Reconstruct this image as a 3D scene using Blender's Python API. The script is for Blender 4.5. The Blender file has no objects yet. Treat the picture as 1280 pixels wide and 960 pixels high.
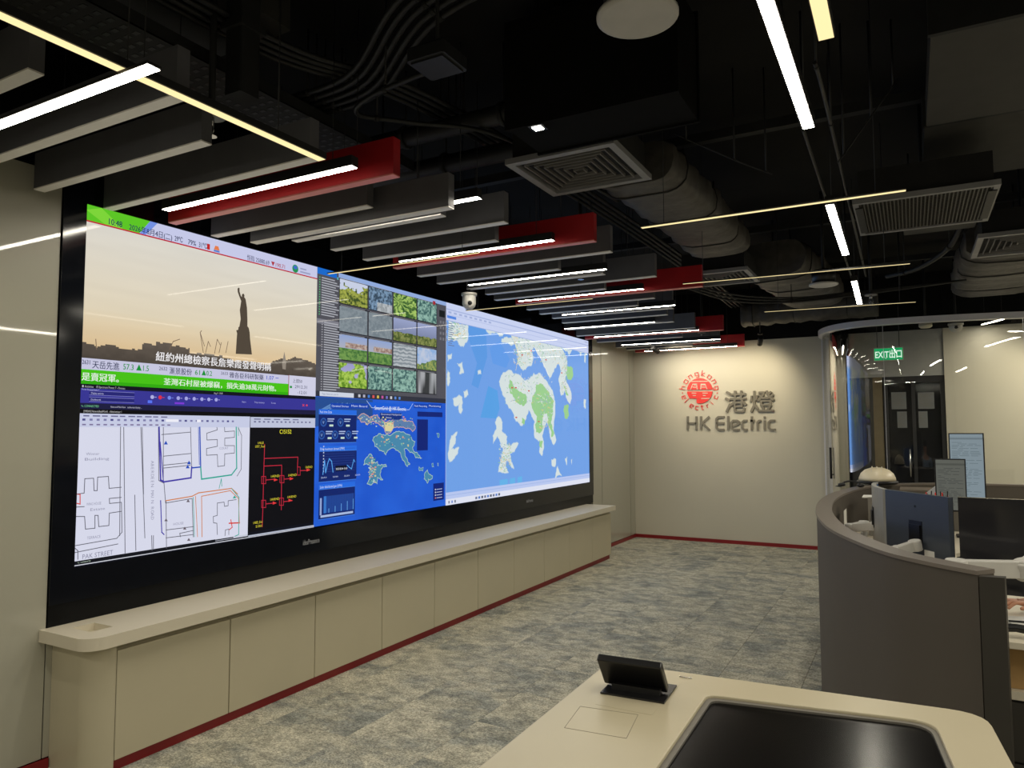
import bpy, bmesh, math, random
import numpy as np
from mathutils import Vector, Matrix
random.seed(7)
rng = np.random.default_rng(11)
SC = bpy.context.scene
COL = SC.collection
PI = math.pi

# ---------------------------------------------------------------- camera, world, exposure
CAM = Vector((0.0, 0.0, 1.6))
FPX, YAW, PITCH, ROLL = 905.0, math.radians(28.8), math.radians(3.67), math.radians(-0.15)
_f = Vector((-math.sin(YAW)*math.cos(PITCH), math.cos(YAW)*math.cos(PITCH), math.sin(PITCH)))
_r = Vector((math.cos(YAW), math.sin(YAW), 0)); _u = _r.cross(_f)
_r2 = _r*math.cos(ROLL) + _u*math.sin(ROLL); _u2 = -_r*math.sin(ROLL) + _u*math.cos(ROLL)
cd = bpy.data.cameras.new('camera'); cam = bpy.data.objects.new('camera', cd); COL.objects.link(cam)
cd.sensor_width = 36; cd.lens = 36*FPX/1280; cd.clip_start = 0.05; cd.clip_end = 60
cam.matrix_world = Matrix(((_r2.x, _u2.x, -_f.x, CAM.x), (_r2.y, _u2.y, -_f.y, CAM.y), (_r2.z, _u2.z, -_f.z, CAM.z), (0, 0, 0, 1)))
SC.camera = cam
w = bpy.data.worlds.new('world'); SC.world = w; w.use_nodes = True
w.node_tree.nodes['Background'].inputs[0].default_value = (0.02, 0.02, 0.022, 1)
w.node_tree.nodes['Background'].inputs[1].default_value = 0.3
vs = SC.view_settings; vs.view_transform = 'Standard'; vs.look = 'None'; vs.exposure = 0.08; vs.gamma = 1.0; vs.use_curve_mapping = False
STRIP_POWER = 52.0        # emission strength of the white linear lamps
WARM_REFL_POWER = 1.15          # glowing strips standing in for glass reflections of warm lamps
SCREEN_POWER = 0.87       # LED wall
SPOT_W = 29.0

# ---------------------------------------------------------------- materials
def lin(c):
    if isinstance(c, str): c = tuple(int(c[i:i+2], 16) for i in (0, 2, 4))
    return tuple((v/255/12.92 if v/255 <= .04045 else ((v/255+.055)/1.055)**2.4) for v in c)
def rgb(*c): return lin(c)
_m = {}
def mat(name, color=(.5, .5, .5), rough=.5, metal=0., spec=.5, coat=0., vary=.06, scale=9., bump=0., emit=None, power=0.):
    if name in _m: return _m[name]
    m = bpy.data.materials.new(name); m.use_nodes = True; nt = m.node_tree; b = nt.nodes['Principled BSDF']
    tc = nt.nodes.new('ShaderNodeTexCoord'); nz = nt.nodes.new('ShaderNodeTexNoise')
    nz.inputs['Scale'].default_value = scale; nz.inputs['Detail'].default_value = 4
    nt.links.new(tc.outputs['Object'], nz.inputs['Vector'])
    rp = nt.nodes.new('ShaderNodeValToRGB')
    rp.color_ramp.elements[0].position = .3; rp.color_ramp.elements[1].position = .7
    rp.color_ramp.elements[0].color = tuple(c*(1-vary) for c in color)+(1,)
    rp.color_ramp.elements[1].color = tuple(min(1, c*(1+vary)) for c in color)+(1,)
    nt.links.new(nz.outputs['Fac'], rp.inputs[0]); nt.links.new(rp.outputs[0], b.inputs['Base Color'])
    b.inputs['Roughness'].default_value = rough; b.inputs['Metallic'].default_value = metal
    b.inputs['Specular IOR Level'].default_value = spec; b.inputs['Coat Weight'].default_value = coat
    b.inputs['Coat Roughness'].default_value = .03
    if bump:
        bp = nt.nodes.new('ShaderNodeBump'); bp.inputs['Strength'].default_value = bump; bp.inputs['Distance'].default_value = .01
        nt.links.new(nz.outputs['Fac'], bp.inputs['Height']); nt.links.new(bp.outputs[0], b.inputs['Normal'])
    if emit:
        b.inputs['Emission Color'].default_value = tuple(emit)+(1,); b.inputs['Emission Strength'].default_value = power
    _m[name] = m; return m
def emit_mat(name, color, power):
    if name in _m: return _m[name]
    m = bpy.data.materials.new(name); m.use_nodes = True; nt = m.node_tree; nt.nodes.clear()
    o = nt.nodes.new('ShaderNodeOutputMaterial'); e = nt.nodes.new('ShaderNodeEmission')
    e.inputs[0].default_value = tuple(color)+(1,); e.inputs[1].default_value = power
    nt.links.new(e.outputs[0], o.inputs[0]); _m[name] = m; return m
def print_mat(name, power, rough=.03, spec=.05):
    m = bpy.data.materials.new(name); m.use_nodes = True; nt = m.node_tree; b = nt.nodes['Principled BSDF']
    a = nt.nodes.new('ShaderNodeAttribute'); a.attribute_name = 'Col'
    b.inputs['Base Color'].default_value = (.004, .004, .005, 1); b.inputs['Roughness'].default_value = rough
    b.inputs['Specular IOR Level'].default_value = spec
    nt.links.new(a.outputs['Color'], b.inputs['Emission Color']); b.inputs['Emission Strength'].default_value = power
    _m[name] = m; return m
def carpet_mat():
    m = bpy.data.materials.new('carpet'); m.use_nodes = True; nt = m.node_tree; b = nt.nodes['Principled BSDF']
    tc = nt.nodes.new('ShaderNodeTexCoord'); mp = nt.nodes.new('ShaderNodeMapping'); mp.inputs['Scale'].default_value = (1.0, 1.35, 1)
    oi = nt.nodes.new('ShaderNodeObjectInfo'); sc_ = nt.nodes.new('ShaderNodeMath'); sc_.operation = 'MULTIPLY'; sc_.inputs[1].default_value = 60
    nt.links.new(oi.outputs['Random'], sc_.inputs[0]); va = nt.nodes.new('ShaderNodeVectorMath'); va.operation = 'ADD'
    nt.links.new(tc.outputs['Object'], va.inputs[0]); nt.links.new(sc_.outputs[0], va.inputs[1]); nt.links.new(va.outputs[0], mp.inputs[0])
    def noise(sc, det, rough=.6, src=mp):
        n = nt.nodes.new('ShaderNodeTexNoise'); n.inputs['Scale'].default_value = sc; n.inputs['Detail'].default_value = det
        n.inputs['Roughness'].default_value = rough; nt.links.new(src.outputs[0], n.inputs['Vector']); return n
    n1 = noise(2.5, 10, .72); n2 = noise(9, 6, .75); n3 = noise(85, 4, .85, src=mp)
    def ramp(n, a, b_, ca, cb):
        r = nt.nodes.new('ShaderNodeValToRGB'); r.color_ramp.elements[0].position = a; r.color_ramp.elements[1].position = b_
        r.color_ramp.elements[0].color = ca; r.color_ramp.elements[1].color = cb; nt.links.new(n.outputs['Fac'], r.inputs[0]); return r
    r1 = ramp(n1, .40, .54, tuple(rgb(148, 150, 144))+(1,), tuple(rgb(187, 183, 167))+(1,))
    r2 = ramp(n2, .40, .60, (.68, .69, .69, 1), (1.14, 1.13, 1.11, 1))
    r3 = ramp(n3, .38, .62, (.45, .45, .45, 1), (1.42, 1.42, 1.40, 1))
    def mul(a, c):
        x = nt.nodes.new('ShaderNodeMix'); x.data_type = 'RGBA'; x.blend_type = 'MULTIPLY'; x.inputs[0].default_value = 1
        nt.links.new(a, x.inputs[6]); nt.links.new(c, x.inputs[7]); return x.outputs[2]
    o = mul(mul(r1.outputs[0], r2.outputs[0]), r3.outputs[0]); nt.links.new(o, b.inputs['Base Color'])
    b.inputs['Roughness'].default_value = .95; b.inputs['Specular IOR Level'].default_value = .1
    bp = nt.nodes.new('ShaderNodeBump'); bp.inputs['Strength'].default_value = .5; bp.inputs['Distance'].default_value = .006
    nt.links.new(n3.outputs['Fac'], bp.inputs['Height']); nt.links.new(bp.outputs[0], b.inputs['Normal'])
    _m['carpet'] = m; return m
def glass_mat(name='clear_glass', tint=(.985, .988, .975), refl=1.0):
    m = bpy.data.materials.new(name); m.use_nodes = True; nt = m.node_tree; nt.nodes.clear()
    o = nt.nodes.new('ShaderNodeOutputMaterial'); mx = nt.nodes.new('ShaderNodeMixShader'); tr = nt.nodes.new('ShaderNodeBsdfTransparent')
    gl = nt.nodes.new('ShaderNodeBsdfGlossy'); fr = nt.nodes.new('ShaderNodeFresnel'); fr.inputs[0].default_value = 1.6
    mt = nt.nodes.new('ShaderNodeMath'); mt.operation = 'MULTIPLY'; mt.inputs[1].default_value = refl
    gl.inputs['Roughness'].default_value = .01; tr.inputs[0].default_value = tint+(1,)
    nt.links.new(fr.outputs[0], mt.inputs[0]); nt.links.new(mt.outputs[0], mx.inputs[0]); nt.links.new(tr.outputs[0], mx.inputs[1]); nt.links.new(gl.outputs[0], mx.inputs[2])
    nt.links.new(mx.outputs[0], o.inputs[0]); _m[name] = m; return m

# ---------------------------------------------------------------- mesh helpers
class MB:
    def __init__(s): s.v = []; s.f = []; s.sm = []
    def add(s, vs, fs, smooth=False):
        n = len(s.v); s.v += [tuple(p) for p in vs]; s.f += [[i+n for i in q] for q in fs]; s.sm += [smooth]*len(fs); return s
    def box(s, x0, x1, y0, y1, z0, z1):
        vs = [(x, y, z) for z in (z0, z1) for y in (y0, y1) for x in (x0, x1)]
        return s.add(vs, [(0, 2, 3, 1), (4, 5, 7, 6), (0, 1, 5, 4), (2, 6, 7, 3), (0, 4, 6, 2), (1, 3, 7, 5)])
    def obox(s, c, ax, ay, az, hx, hy, hz):
        c = Vector(c); ax, ay, az = Vector(ax).normalized(), Vector(ay).normalized(), Vector(az).normalized()
        vs = [c+ax*hx*i+ay*hy*j+az*hz*k for k in (-1, 1) for j in (-1, 1) for i in (-1, 1)]
        return s.add(vs, [(0, 2, 3, 1), (4, 5, 7, 6), (0, 1, 5, 4), (2, 6, 7, 3), (0, 4, 6, 2), (1, 3, 7, 5)])
    def cbox(s, x0, x1, y0, y1, z0, z1, c=.004):
        # box with chamfered vertical edges and top
        pts = [(x0+c, y0), (x1-c, y0), (x1, y0+c), (x1, y1-c), (x1-c, y1), (x0+c, y1), (x0, y1-c), (x0, y0+c)]
        ins = [(min(max(x, x0+c), x1-c), min(max(y, y0+c), y1-c)) for x, y in pts]
        vs = [(x, y, z0) for x, y in pts]+[(x, y, z1-c) for x, y in pts]+[(x, y, z1) for x, y in ins]
        fs = [tuple(reversed(range(8)))]
        for k in (0, 8):
            for i in range(8): fs.append((k+i, k+(i+1) % 8, k+8+(i+1) % 8, k+8+i))
        fs.append(tuple(range(16, 24)))
        return s.add(vs, fs)
    def prism(s, pts, z0, z1):
        n = len(pts); vs = [(x, y, z0) for x, y in pts]+[(x, y, z1) for x, y in pts]
        return s.add(vs, [tuple(reversed(range(n))), tuple(range(n, 2*n))]+[(i, (i+1) % n, n+(i+1) % n, n+i) for i in range(n)])
    def prism_ax(s, pts, axis, a0, a1):
        n = len(pts)
        def P(p, a): return (a, p[0], p[1]) if axis == 0 else (p[0], a, p[1])
        vs = [P(p, a0) for p in pts]+[P(p, a1) for p in pts]
        return s.add(vs, [tuple(reversed(range(n))), tuple(range(n, 2*n))]+[(i, (i+1) % n, n+(i+1) % n, n+i) for i in range(n)])
    def tube(s, pts, r, n=8, r1=None, cap=True):
        pts = [Vector(p) for p in pts]; m = len(pts); vs = []; up = None
        for i, p in enumerate(pts):
            t = (pts[min(i+1, m-1)]-pts[max(i-1, 0)]).normalized()
            if up is None:
                up = t.orthogonal().normalized()
            a = (up-t*up.dot(t)); a = a.normalized() if a.length > 1e-5 else t.orthogonal().normalized(); up = a; b = t.cross(a)
            rr = (r[i] if isinstance(r, (list, tuple)) else r)
            for k in range(n):
                an = 2*PI*k/n; vs.append(p+a*math.cos(an)*rr+b*math.sin(an)*rr)
        fs = [(i*n+k, i*n+(k+1) % n, (i+1)*n+(k+1) % n, (i+1)*n+k) for i in range(m-1) for k in range(n)]
        s.add(vs, fs, True)
        if cap: s.f += [list(reversed([len(s.v)-m*n+k for k in range(n)])), [len(s.v)-n+k for k in range(n)]]; s.sm += [False, False]
        return s
    def lathe(s, prof, c=(0, 0, 0), n=20, axis=(0, 0, 1), smooth=True):
        az = Vector(axis).normalized(); ax = az.orthogonal().normalized(); ay = az.cross(ax); c = Vector(c); vs = []; m = len(prof)
        for r, z in prof:
            for k in range(n):
                a = 2*PI*k/n; vs.append(c+az*z+ax*math.cos(a)*r+ay*math.sin(a)*r)
        s.add(vs, [(i*n+k, i*n+(k+1) % n, (i+1)*n+(k+1) % n, (i+1)*n+k) for i in range(m-1) for k in range(n)], smooth)
        b = len(s.v)-m*n
        s.f += [list(reversed([b+k for k in range(n)])), [b+(m-1)*n+k for k in range(n)]]; s.sm += [False, False]
        return s
    def build(s, name, material, parent=None, loc=None):
        me = bpy.data.meshes.new(name); me.from_pydata(s.v, [], s.f); me.materials.append(material)
        me.polygons.foreach_set('use_smooth', s.sm); me.update()
        bm = bmesh.new(); bm.from_mesh(me); bmesh.ops.recalc_face_normals(bm, faces=bm.faces); bm.to_mesh(me); bm.free()
        o = bpy.data.objects.new(name, me); COL.objects.link(o)
        if loc is not None: o.location = loc
        if parent is not None: o.parent = parent
        return o
def tag(o, label=None, cat=None, group=None, kind=None):
    if label: o['label'] = label
    if cat: o['category'] = cat
    if group: o['group'] = group
    if kind: o['kind'] = kind
    return o
def thing(name, label, cat, loc=(0, 0, 0), group=None):
    o = bpy.data.objects.new(name, None); o.empty_display_size = .1; COL.objects.link(o); o.location = loc
    return tag(o, label, cat, group)
def struct(name, mb, m, parent=None):
    o = mb.build(name, m, parent)
    if parent is None: o['kind'] = 'structure'
    return o
def bevel(o, wd=.004, seg=2):
    b = o.modifiers.new('bevel', 'BEVEL'); b.width = wd; b.segments = seg; b.limit_method = 'ANGLE'; return o
def copy_tree(o, parent=None):
    c = o.copy(); COL.objects.link(c); c.parent = parent
    for ch in list(o.children): copy_tree(ch, c)
    return c
def catmull(P, n=6):
    out = []; P = [Vector(p) for p in P]
    for i in range(len(P)-1):
        p0, p1, p2, p3 = P[max(i-1, 0)], P[i], P[i+1], P[min(i+2, len(P)-1)]
        for k in range(n):
            t = k/n; out.append(.5*((2*p1)+(p2-p0)*t+(2*p0-5*p1+4*p2-p3)*t*t+(3*p1-p0-3*p2+p3)*t**3))
    out.append(P[-1]); return out
# text -> triangles in its own plane (x right, y up)
_tc = {}
def text_poly(txt, size=1.0, bold=0.0, align='LEFT', extrude=0.0):
    key = (txt, bold, align, extrude/size)
    if key not in _tc:
        c = bpy.data.curves.new('t', 'FONT'); c.body = txt; c.size = 1; c.resolution_u = 2; c.offset = bold; c.align_x = align; c.extrude = extrude/size
        o = bpy.data.objects.new('t', c); COL.objects.link(o); dg = bpy.context.evaluated_depsgraph_get(); dg.update()
        me = o.evaluated_get(dg).to_mesh()
        _tc[key] = ([tuple(v.co) for v in me.vertices], [tuple(p.vertices) for p in me.polygons])
        o.evaluated_get(dg).to_mesh_clear(); bpy.data.objects.remove(o); bpy.data.curves.remove(c)
    v, f = _tc[key]
    return [(a*size, b*size, c_*size) for a, b, c_ in v], f

# ---------------------------------------------------------------- main materials
M_wall = mat('back_wall_paint', rgb(200, 195, 178), .55, vary=.015, scale=1.5)
M_wglass = mat('back_painted_glass', rgb(170, 168, 153), .4, coat=.9, vary=.015, scale=.8)
M_cab = mat('cream_laminate', rgb(192, 184, 158), .38, vary=.015, scale=3)
M_top = mat('cream_solid_surface', rgb(214, 206, 186), .35, vary=.015, scale=4)
M_table = mat('table_solid_surface', rgb(198, 188, 160), .35, vary=.015, scale=4)
M_red = mat('dark_red_trim', rgb(132, 22, 28), .4, vary=.08)
M_black = mat('black_glass_bezel', rgb(14, 17, 24), .10, spec=.5, vary=.15)
M_recess = mat('black_recess', rgb(9, 11, 14), .3, spec=.2, vary=.2)
M_ceil = mat('black_ceiling_paint', rgb(20, 20, 20), .9, vary=.3, scale=2, spec=.2)
M_duct = mat('dark_painted_duct', rgb(34, 35, 36), .7, vary=.2, spec=.3)
M_foil = mat('dusty_duct_insulation', rgb(72, 69, 65), .55, vary=.25, scale=14, bump=.6)
M_pipe = mat('dark_grey_conduit', rgb(30, 31, 33), .5, vary=.2, spec=.4)
M_baffle = mat('charcoal_baffle_felt', rgb(92, 92, 97), .6, vary=.06, spec=.3)
M_uplit = mat('uplit_baffle_bottom', rgb(240, 237, 232), .5, vary=.04)  # baffle grey lightened: light from below is put into the underside colour
M_baffle_red = mat('red_baffle_paint', rgb(165, 18, 26), .45, vary=.05)
M_uplit_red = mat('uplit_red_baffle_bottom', rgb(246, 148, 142), .45, vary=.05)  # red lightened to pink, light from below painted into the underside
M_house = mat('black_metal_housing', rgb(18, 18, 19), .5, vary=.1)
M_white = emit_mat('white_strip_diffuser', (1, .93, .78), STRIP_POWER)
M_white_fill = emit_mat('fill_lamp_diffuser', (1, .93, .78), 74.0)  # wide diffuser for the lamps added outside the view
M_warm_refl = emit_mat('warm_reflection_strip', lin((250, 228, 168)), WARM_REFL_POWER)  # glow of lamp reflections in glass, built as solid strips
M_grille = mat('pale_grille_metal', rgb(132, 132, 134), .5, vary=.08)
M_grilled = mat('dark_grille_interior', rgb(20, 20, 20), .8, vary=.2)
M_desk = mat('taupe_metal_panel', rgb(84, 78, 71), .6, spec=.3, metal=0, vary=.05, scale=1.5)
M_desktop = mat('taupe_panel_cap', rgb(122, 114, 106), .35, metal=.2, vary=.04)
M_darkend = mat('dark_end_panel', rgb(50, 47, 42), .5, vary=.06)
M_plastic = mat('black_plastic', rgb(20, 20, 22), .35, vary=.15)
M_monback = mat('slate_monitor_shell', rgb(66, 72, 82), .3, vary=.05)
M_arm = mat('light_grey_arm_paint', rgb(198, 196, 190), .35, vary=.03)
M_paper = mat('white_paper', rgb(225, 224, 218), .8, vary=.03)
M_card = mat('brown_cardboard', rgb(184, 148, 96), .8, vary=.06)
M_grey = mat('mid_grey_laminate', rgb(120, 116, 108), .5, vary=.05)
M_rail = mat('pale_blue_grey_rail', rgb(205, 205, 212), .4, vary=.03)
M_led = print_mat('led_image', SCREEN_POWER)
M_chrome = mat('brushed_steel', rgb(190, 190, 190), .25, metal=1, vary=.04)
# ================================================================ SETTING
XW, YB, ZC = -3.672, 10.54, 3.6
M_carpet = carpet_mat()
FX0, FX1, FY0, FY1 = -3.65, 2.35, 1.0, 10.5
fl = struct('floor', MB().box(-4.0, 4.6, -3.2, 12.8, -.1, -.006).box(-4.0, FX0, -3.2, 12.8, -.006, 0).box(FX1, 4.6, -3.2, 12.8, -.006, 0).box(FX0, FX1, -3.2, FY0, -.006, 0).box(FX0, FX1, FY1, 12.8, -.006, 0), M_carpet)
tile0 = MB().cbox(-.2494, .2494, -.2494, .2494, -.006, 0, .0015).build('carpet_tile', M_carpet, fl, (FX0+.25, FY0+.25, 0))
for i in range(12):
    for j in range(19):
        if i == j == 0: continue
        q = tile0.copy(); COL.objects.link(q); q.parent = fl; q.location = (FX0+.25+.5*i, FY0+.25+.5*j, 0)
struct('ceiling', MB().box(-4.0, 4.6, -3.2, 12.8, ZC, ZC+.1), M_ceil)
wl = struct('wall_left', MB().box(-4.0, -3.70, -3.2, YB+.2, 0, ZC), M_recess)
for y0, y1 in ((-3.2, -.9), (-.9, .56), (.56, 2.028), (8.865, 9.19), (9.20, 10.31), (10.32, YB)):
    p = MB().box(-3.70, XW, y0+.003, y1-.003, .05, 2.885).build('glass_panel', M_wglass, wl)
MB().box(-3.70, XW, 2.031, 2.16, .05, .598).build('glass_panel', M_wglass, wl)
wb = struct('wall_back', MB().box(-3.70, -.78, YB, YB+.16, 0, ZC), M_ceil)
MB().box(XW, -.78, YB-.012, YB, .05, 2.86).build('painted_panel', M_wall, wb)
wb2 = struct('wall_back.001', MB().box(.39, 4.5, YB, YB+.16, 0, ZC), M_ceil)
MB().box(.39, 4.5, YB-.012, YB, .05, 2.87).build('painted_panel', M_wall, wb2)
M_soffit = mat('grey_soffit_paint', rgb(165, 165, 160), .5, vary=.03)
struct('trim_1', MB().box(-.78, .39, YB+.01, YB+.13, 2.28, 2.87), M_soffit)
struct('trim_2', MB().box(-.78, .39, YB+.01, YB+.13, 2.87, ZC), M_ceil)
struct('wall_right', MB().box(4.5, 4.6, -3.2, 12.8, 0, ZC), M_wall)
struct('wall_front', MB().box(-3.7, 4.5, -3.3, -3.2, 0, ZC), mat('dim_front_wall', rgb(90, 88, 82), .6))
struct('wall_end', MB().box(-3.7, 4.5, 12.7, 12.8, 0, ZC), M_duct)
struct('baseboard_left', MB().box(XW, XW+.012, -3.2, 2.055, 0, .045).box(XW, XW+.012, 8.66, YB, 0, .045), M_red)
struct('baseboard_back', MB().box(XW, -.93, YB-.026, YB-.012, 0, .05), M_red)
struct('baseboard_back.001', MB().box(.39, 4.5, YB-.026, YB-.012, 0, .05), M_red)
struct('trim_3', MB().box(-1.02, -.93, YB-.05, YB-.012, 0, 2.86), M_rail)      # pale pilaster where the curved glass starts
# dark glazed double door in the alcove
d1 = struct('door_1', MB().box(-.30, -.25, YB+.02, YB+.09, 0, 2.28).box(.34, .39, YB+.02, YB+.09, 0, 2.28).box(-.25, .34, YB+.02, YB+.09, 2.2, 2.28).box(.02, .06, YB+.03, YB+.08, 0, 2.2), mat('dark_door_frame', rgb(44, 44, 46), .4))
M_dg = mat('dark_door_glass', rgb(26, 27, 30), .06, vary=.1)
MB().box(-.25, .02, YB+.05, YB+.06, .02, 2.2).build('pane', M_dg, d1)
MB().box(.06, .34, YB+.05, YB+.06, .02, 2.2).build('pane', M_dg, d1)
MB().tube([(-.02, YB+.0, 1.0), (-.02, YB+.0, 1.35)], .012).tube([(-.02, YB+.0, 1.03), (-.02, YB+.04, 1.03)], .008).tube([(-.02, YB+.0, 1.32), (-.02, YB+.04, 1.32)], .008).build('door_handle', M_chrome, d1)
struct('trim_4', MB().box(-.42, -.31, YB+.01, YB+.06, 0, 2.28), mat('bronze_wood_trim', rgb(112, 98, 70), .45, vary=.12))
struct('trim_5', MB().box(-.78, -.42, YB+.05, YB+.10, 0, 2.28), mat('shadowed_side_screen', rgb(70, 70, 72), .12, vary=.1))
notice_bits = [((-.21, -.04), (1.86, 2.08), 'white notice sheet on the dark door, upper left of four'), ((.09, .27), (1.86, 2.07), 'white notice sheet on the dark door, upper right of four'),
               ((-.15, -.04), (1.62, 1.83), 'white notice sheet on the dark door, lower left of four'), ((.09, .19), (1.62, 1.83), 'white notice sheet on the dark door, lower right of four')]
M_dimpaper = mat('greyed_paper', rgb(120, 122, 122), .8)
for (a, b), (c, d), lb in notice_bits:
    o = MB().box(a, b, YB+.044, YB+.049, c, d).build('notice_sheet', M_dimpaper); tag(o, lb, 'notice', 'notices on the glazed door')
    t = MB()
    for k in range(7): t.box(a+.015, b-.02-.02*(k % 3), YB+.0432, YB+.044, d-.03-.024*k, d-.022-.024*k)
    t.build('printed_lines', M_grey, o)

# ================================================================ LOW CABINETS UNDER THE VIDEO WALL
XC = -3.335
seams = [2.17, 2.826, 3.48, 4.142, 4.789, 5.443, 6.10, 6.74, 7.37, 8.02, 8.63]
names = ['first long cabinet door unit after the rounded end', 'second', 'third', 'fourth', 'fifth', 'sixth', 'seventh', 'eighth', 'ninth']
ordi = ['first', 'second', 'third', 'fourth', 'fifth', 'sixth', 'seventh', 'eighth', 'ninth', 'tenth']
for i in range(10):
    y0, y1 = seams[i]+.0, seams[i+1]
    t = thing('low_cabinet', f'cream low cabinet under the video wall, {ordi[i]} unit counted from the rounded near end', 'cabinet', (-3.5, (y0+y1)/2, .05), 'low cabinets under the video wall')
    cy = (y0+y1)/2; h = (y1-y0)/2
    MB().box(-.165, .140, -h+.001, h-.001, 0, .535).build('body', M_cab, t)
    MB().cbox(.142, .166, -h+.003, h-.003, .006, .512, .002).build('door', M_cab, t)
struct('trim_6', MB().box(XW, XC-.02, 2.16, 8.62, 0, .05), M_red)
# rounded near end of the cabinet row
def arc(cx, cy, r, a0, a1, n=10): return [(cx+r*math.cos(a0+(a1-a0)*k/n), cy+r*math.sin(a0+(a1-a0)*k/n)) for k in range(n+1)]
endp = [(XW, 2.168), (XW, 2.06)]+arc(-3.47, 2.19, .135, -PI/2, 0, 8)[0:]
endp = [(XW+.001, 2.166), (XW+.001, 2.06)]+arc(-3.45, 2.175, .115, -PI/2, -.05, 28)+[(XC, 2.166)]
o = MB().prism(endp, .0, .585).build('rounded_end_panel', M_cab)
tag(o, 'rounded cream end panel closing the low cabinet row beside the left wall', 'cabinet')
ct = thing('countertop', 'long cream countertop with rounded near corner under the video wall', 'countertop', (0, 0, 0))
tray = (-3.57, -3.42, 2.09, 2.20)
outer = [(XW+.001, 8.66), (XW+.001, 1.995)]+arc(-3.37, 2.085, .09, -PI/2, 0, 8)+[(-3.28, 8.66)]
# slab with a rectangular hand recess, made of strips
tb = MB()
z0, z1 = .600, .657
tb.prism([(XW+.001, 1.995)]+arc(-3.37, 2.085, .09, -PI/2, 0, 28)+[(-3.28, 2.09), (XW+.001, 2.09)], z0, z1)
tb.box(XW+.001, tray[0], 2.09, tray[3], z0, z1); tb.box(tray[1], -3.28, 2.09, tray[3], z0, z1)
tb.box(XW+.001, -3.28, tray[3], 8.66, z0, z1)
tb.build('slab', M_top, ct)
MB().box(tray[0], tray[1], tray[2], tray[3], .601, .622).build('recess_floor', M_cab, ct)
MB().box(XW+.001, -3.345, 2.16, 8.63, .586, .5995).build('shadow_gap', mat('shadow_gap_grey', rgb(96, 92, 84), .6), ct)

# ================================================================ VIDEO WALL
vw = thing('video_wall', 'huge LED video wall with black bezel showing news, street map, camera views and maps', 'screen', (XW, 5.4, .66))
def vbuild(mb, name, m):
    o = mb.build(name, m); o.parent = vw; o.matrix_parent_inverse = Matrix.Translation(-Vector(vw.location)); return o
Y0, Y1, Z0, Z1 = 2.145, 8.745, .925, 2.765
fr = MB().box(-3.699, -3.668, 2.03, 8.865, .658, .78)           # recessed skirt
vbuild(fr, 'lower_skirt', M_recess)
bz = MB().box(-3.699, -3.660, 2.03, Y0, .762, 2.90).box(-3.699, -3.660, Y1, 8.865, .762, 2.90)
bz.box(-3.699, -3.660, Y0, Y1, .762, Z0).box(-3.699, -3.660, Y0, Y1, Z1, 2.90)
vbuild(bz, 'bezel', M_black)
vbuild(MB().box(-3.699, -3.668, 2.03, 8.865, 2.901, 3.3), 'upper_fascia', M_recess)
XS = -3.668
class Canvas:
    def __init__(s): s.v = []; s.f = []; s.c = []; s.zm = None; s.ym = None
    def M(s, n0):
        # spread rows and columns drawn on an even sheet onto the measured rows and columns of this picture
        for i in range(n0, len(s.v)):
            x, y, z = s.v[i]
            if s.ym: y = float(np.interp(y, *s.ym))
            if s.zm: z = float(np.interp(z, *s.zm))
            s.v[i] = (x, y, z)
    def poly(s, pts, col, L=1):
        n = len(s.v); s.v += [(XS+L*.0004, p[0], p[1]) for p in pts]; s.f.append(list(range(n, n+len(pts)))); s.c.append(col); s.M(n)
    def rect(s, y0, y1, z0, z1, col, L=1): s.poly([(y0, z0), (y1, z0), (y1, z1), (y0, z1)], col, L)
    def line(s, pts, w, col, L=2):
        for (a, b), (c, d) in zip(pts[:-1], pts[1:]):
            l = math.hypot(c-a, d-b)
            if l < 1e-6: continue
            nx, ny = -(d-b)/l*w/2, (c-a)/l*w/2; ex, ey = (c-a)/l*w/2, (d-b)/l*w/2
            s.poly([(a-ex+nx, b-ey+ny), (a-ex-nx, b-ey-ny), (c+ex-nx, d+ey-ny), (c+ex+nx, d+ey+ny)], col, L)
    def text(s, txt, y, z, size, col, L=4, bold=0, align='LEFT', sx=1., rot=False, W=None):
        if bold and size > .03:
            for q in (-.5, .5): s.text(txt, y+q*bold*size*2, z, size, col, L, 0, align, sx, rot, W)
            return
        v, f = text_poly(txt, size, 0, align); n = len(s.v)
        if W: x0_ = min(a for a, b, _ in v); x1_ = max(a for a, b, _ in v); sx = W/(x1_-x0_)
        elif sx == 1. and not rot: sx = .78
        s.v += [((XS+L*.0004, y-b, z+a) if rot == 1 else (XS+L*.0004, y+b, z-a) if rot else (XS+L*.0004, y+a*sx, z+b)) for a, b, _ in v]
        s.f += [[i+n for i in q] for q in f]; s.c += [col]*len(f); s.M(n)
    def image(s, y0, y1, z0, z1, arr, L=1):
        nv, nu = arr.shape[:2]; n = len(s.v)
        for j in range(nv+1):
            for i in range(nu+1): s.v.append((XS+L*.0004, y0+(y1-y0)*i/nu, z1-(z1-z0)*j/nv))
        for j in range(nv):
            for i in range(nu):
                a = n+j*(nu+1)+i; s.f.append([a, a+nu+1, a+nu+2, a+1]); s.c.append(tuple(arr[j, i]))
    def build(s, name, label=None):
        me = bpy.data.meshes.new(name); me.from_pydata(s.v, [], s.f); me.materials.append(M_led)
        ca = me.color_attributes.new('Col', 'FLOAT_COLOR', 'CORNER'); out = []
        for p, c in zip(me.polygons, s.c): out += list(tuple(c)[:3]+(1.,))*p.loop_total
        ca.data.foreach_set('color', out); me.update()
        o = bpy.data.objects.new(name, me); COL.objects.link(o); o.parent = vw
        o.matrix_parent_inverse = Matrix.Translation(-Vector(vw.location))
        if label: o['label'] = label
        return o
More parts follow.
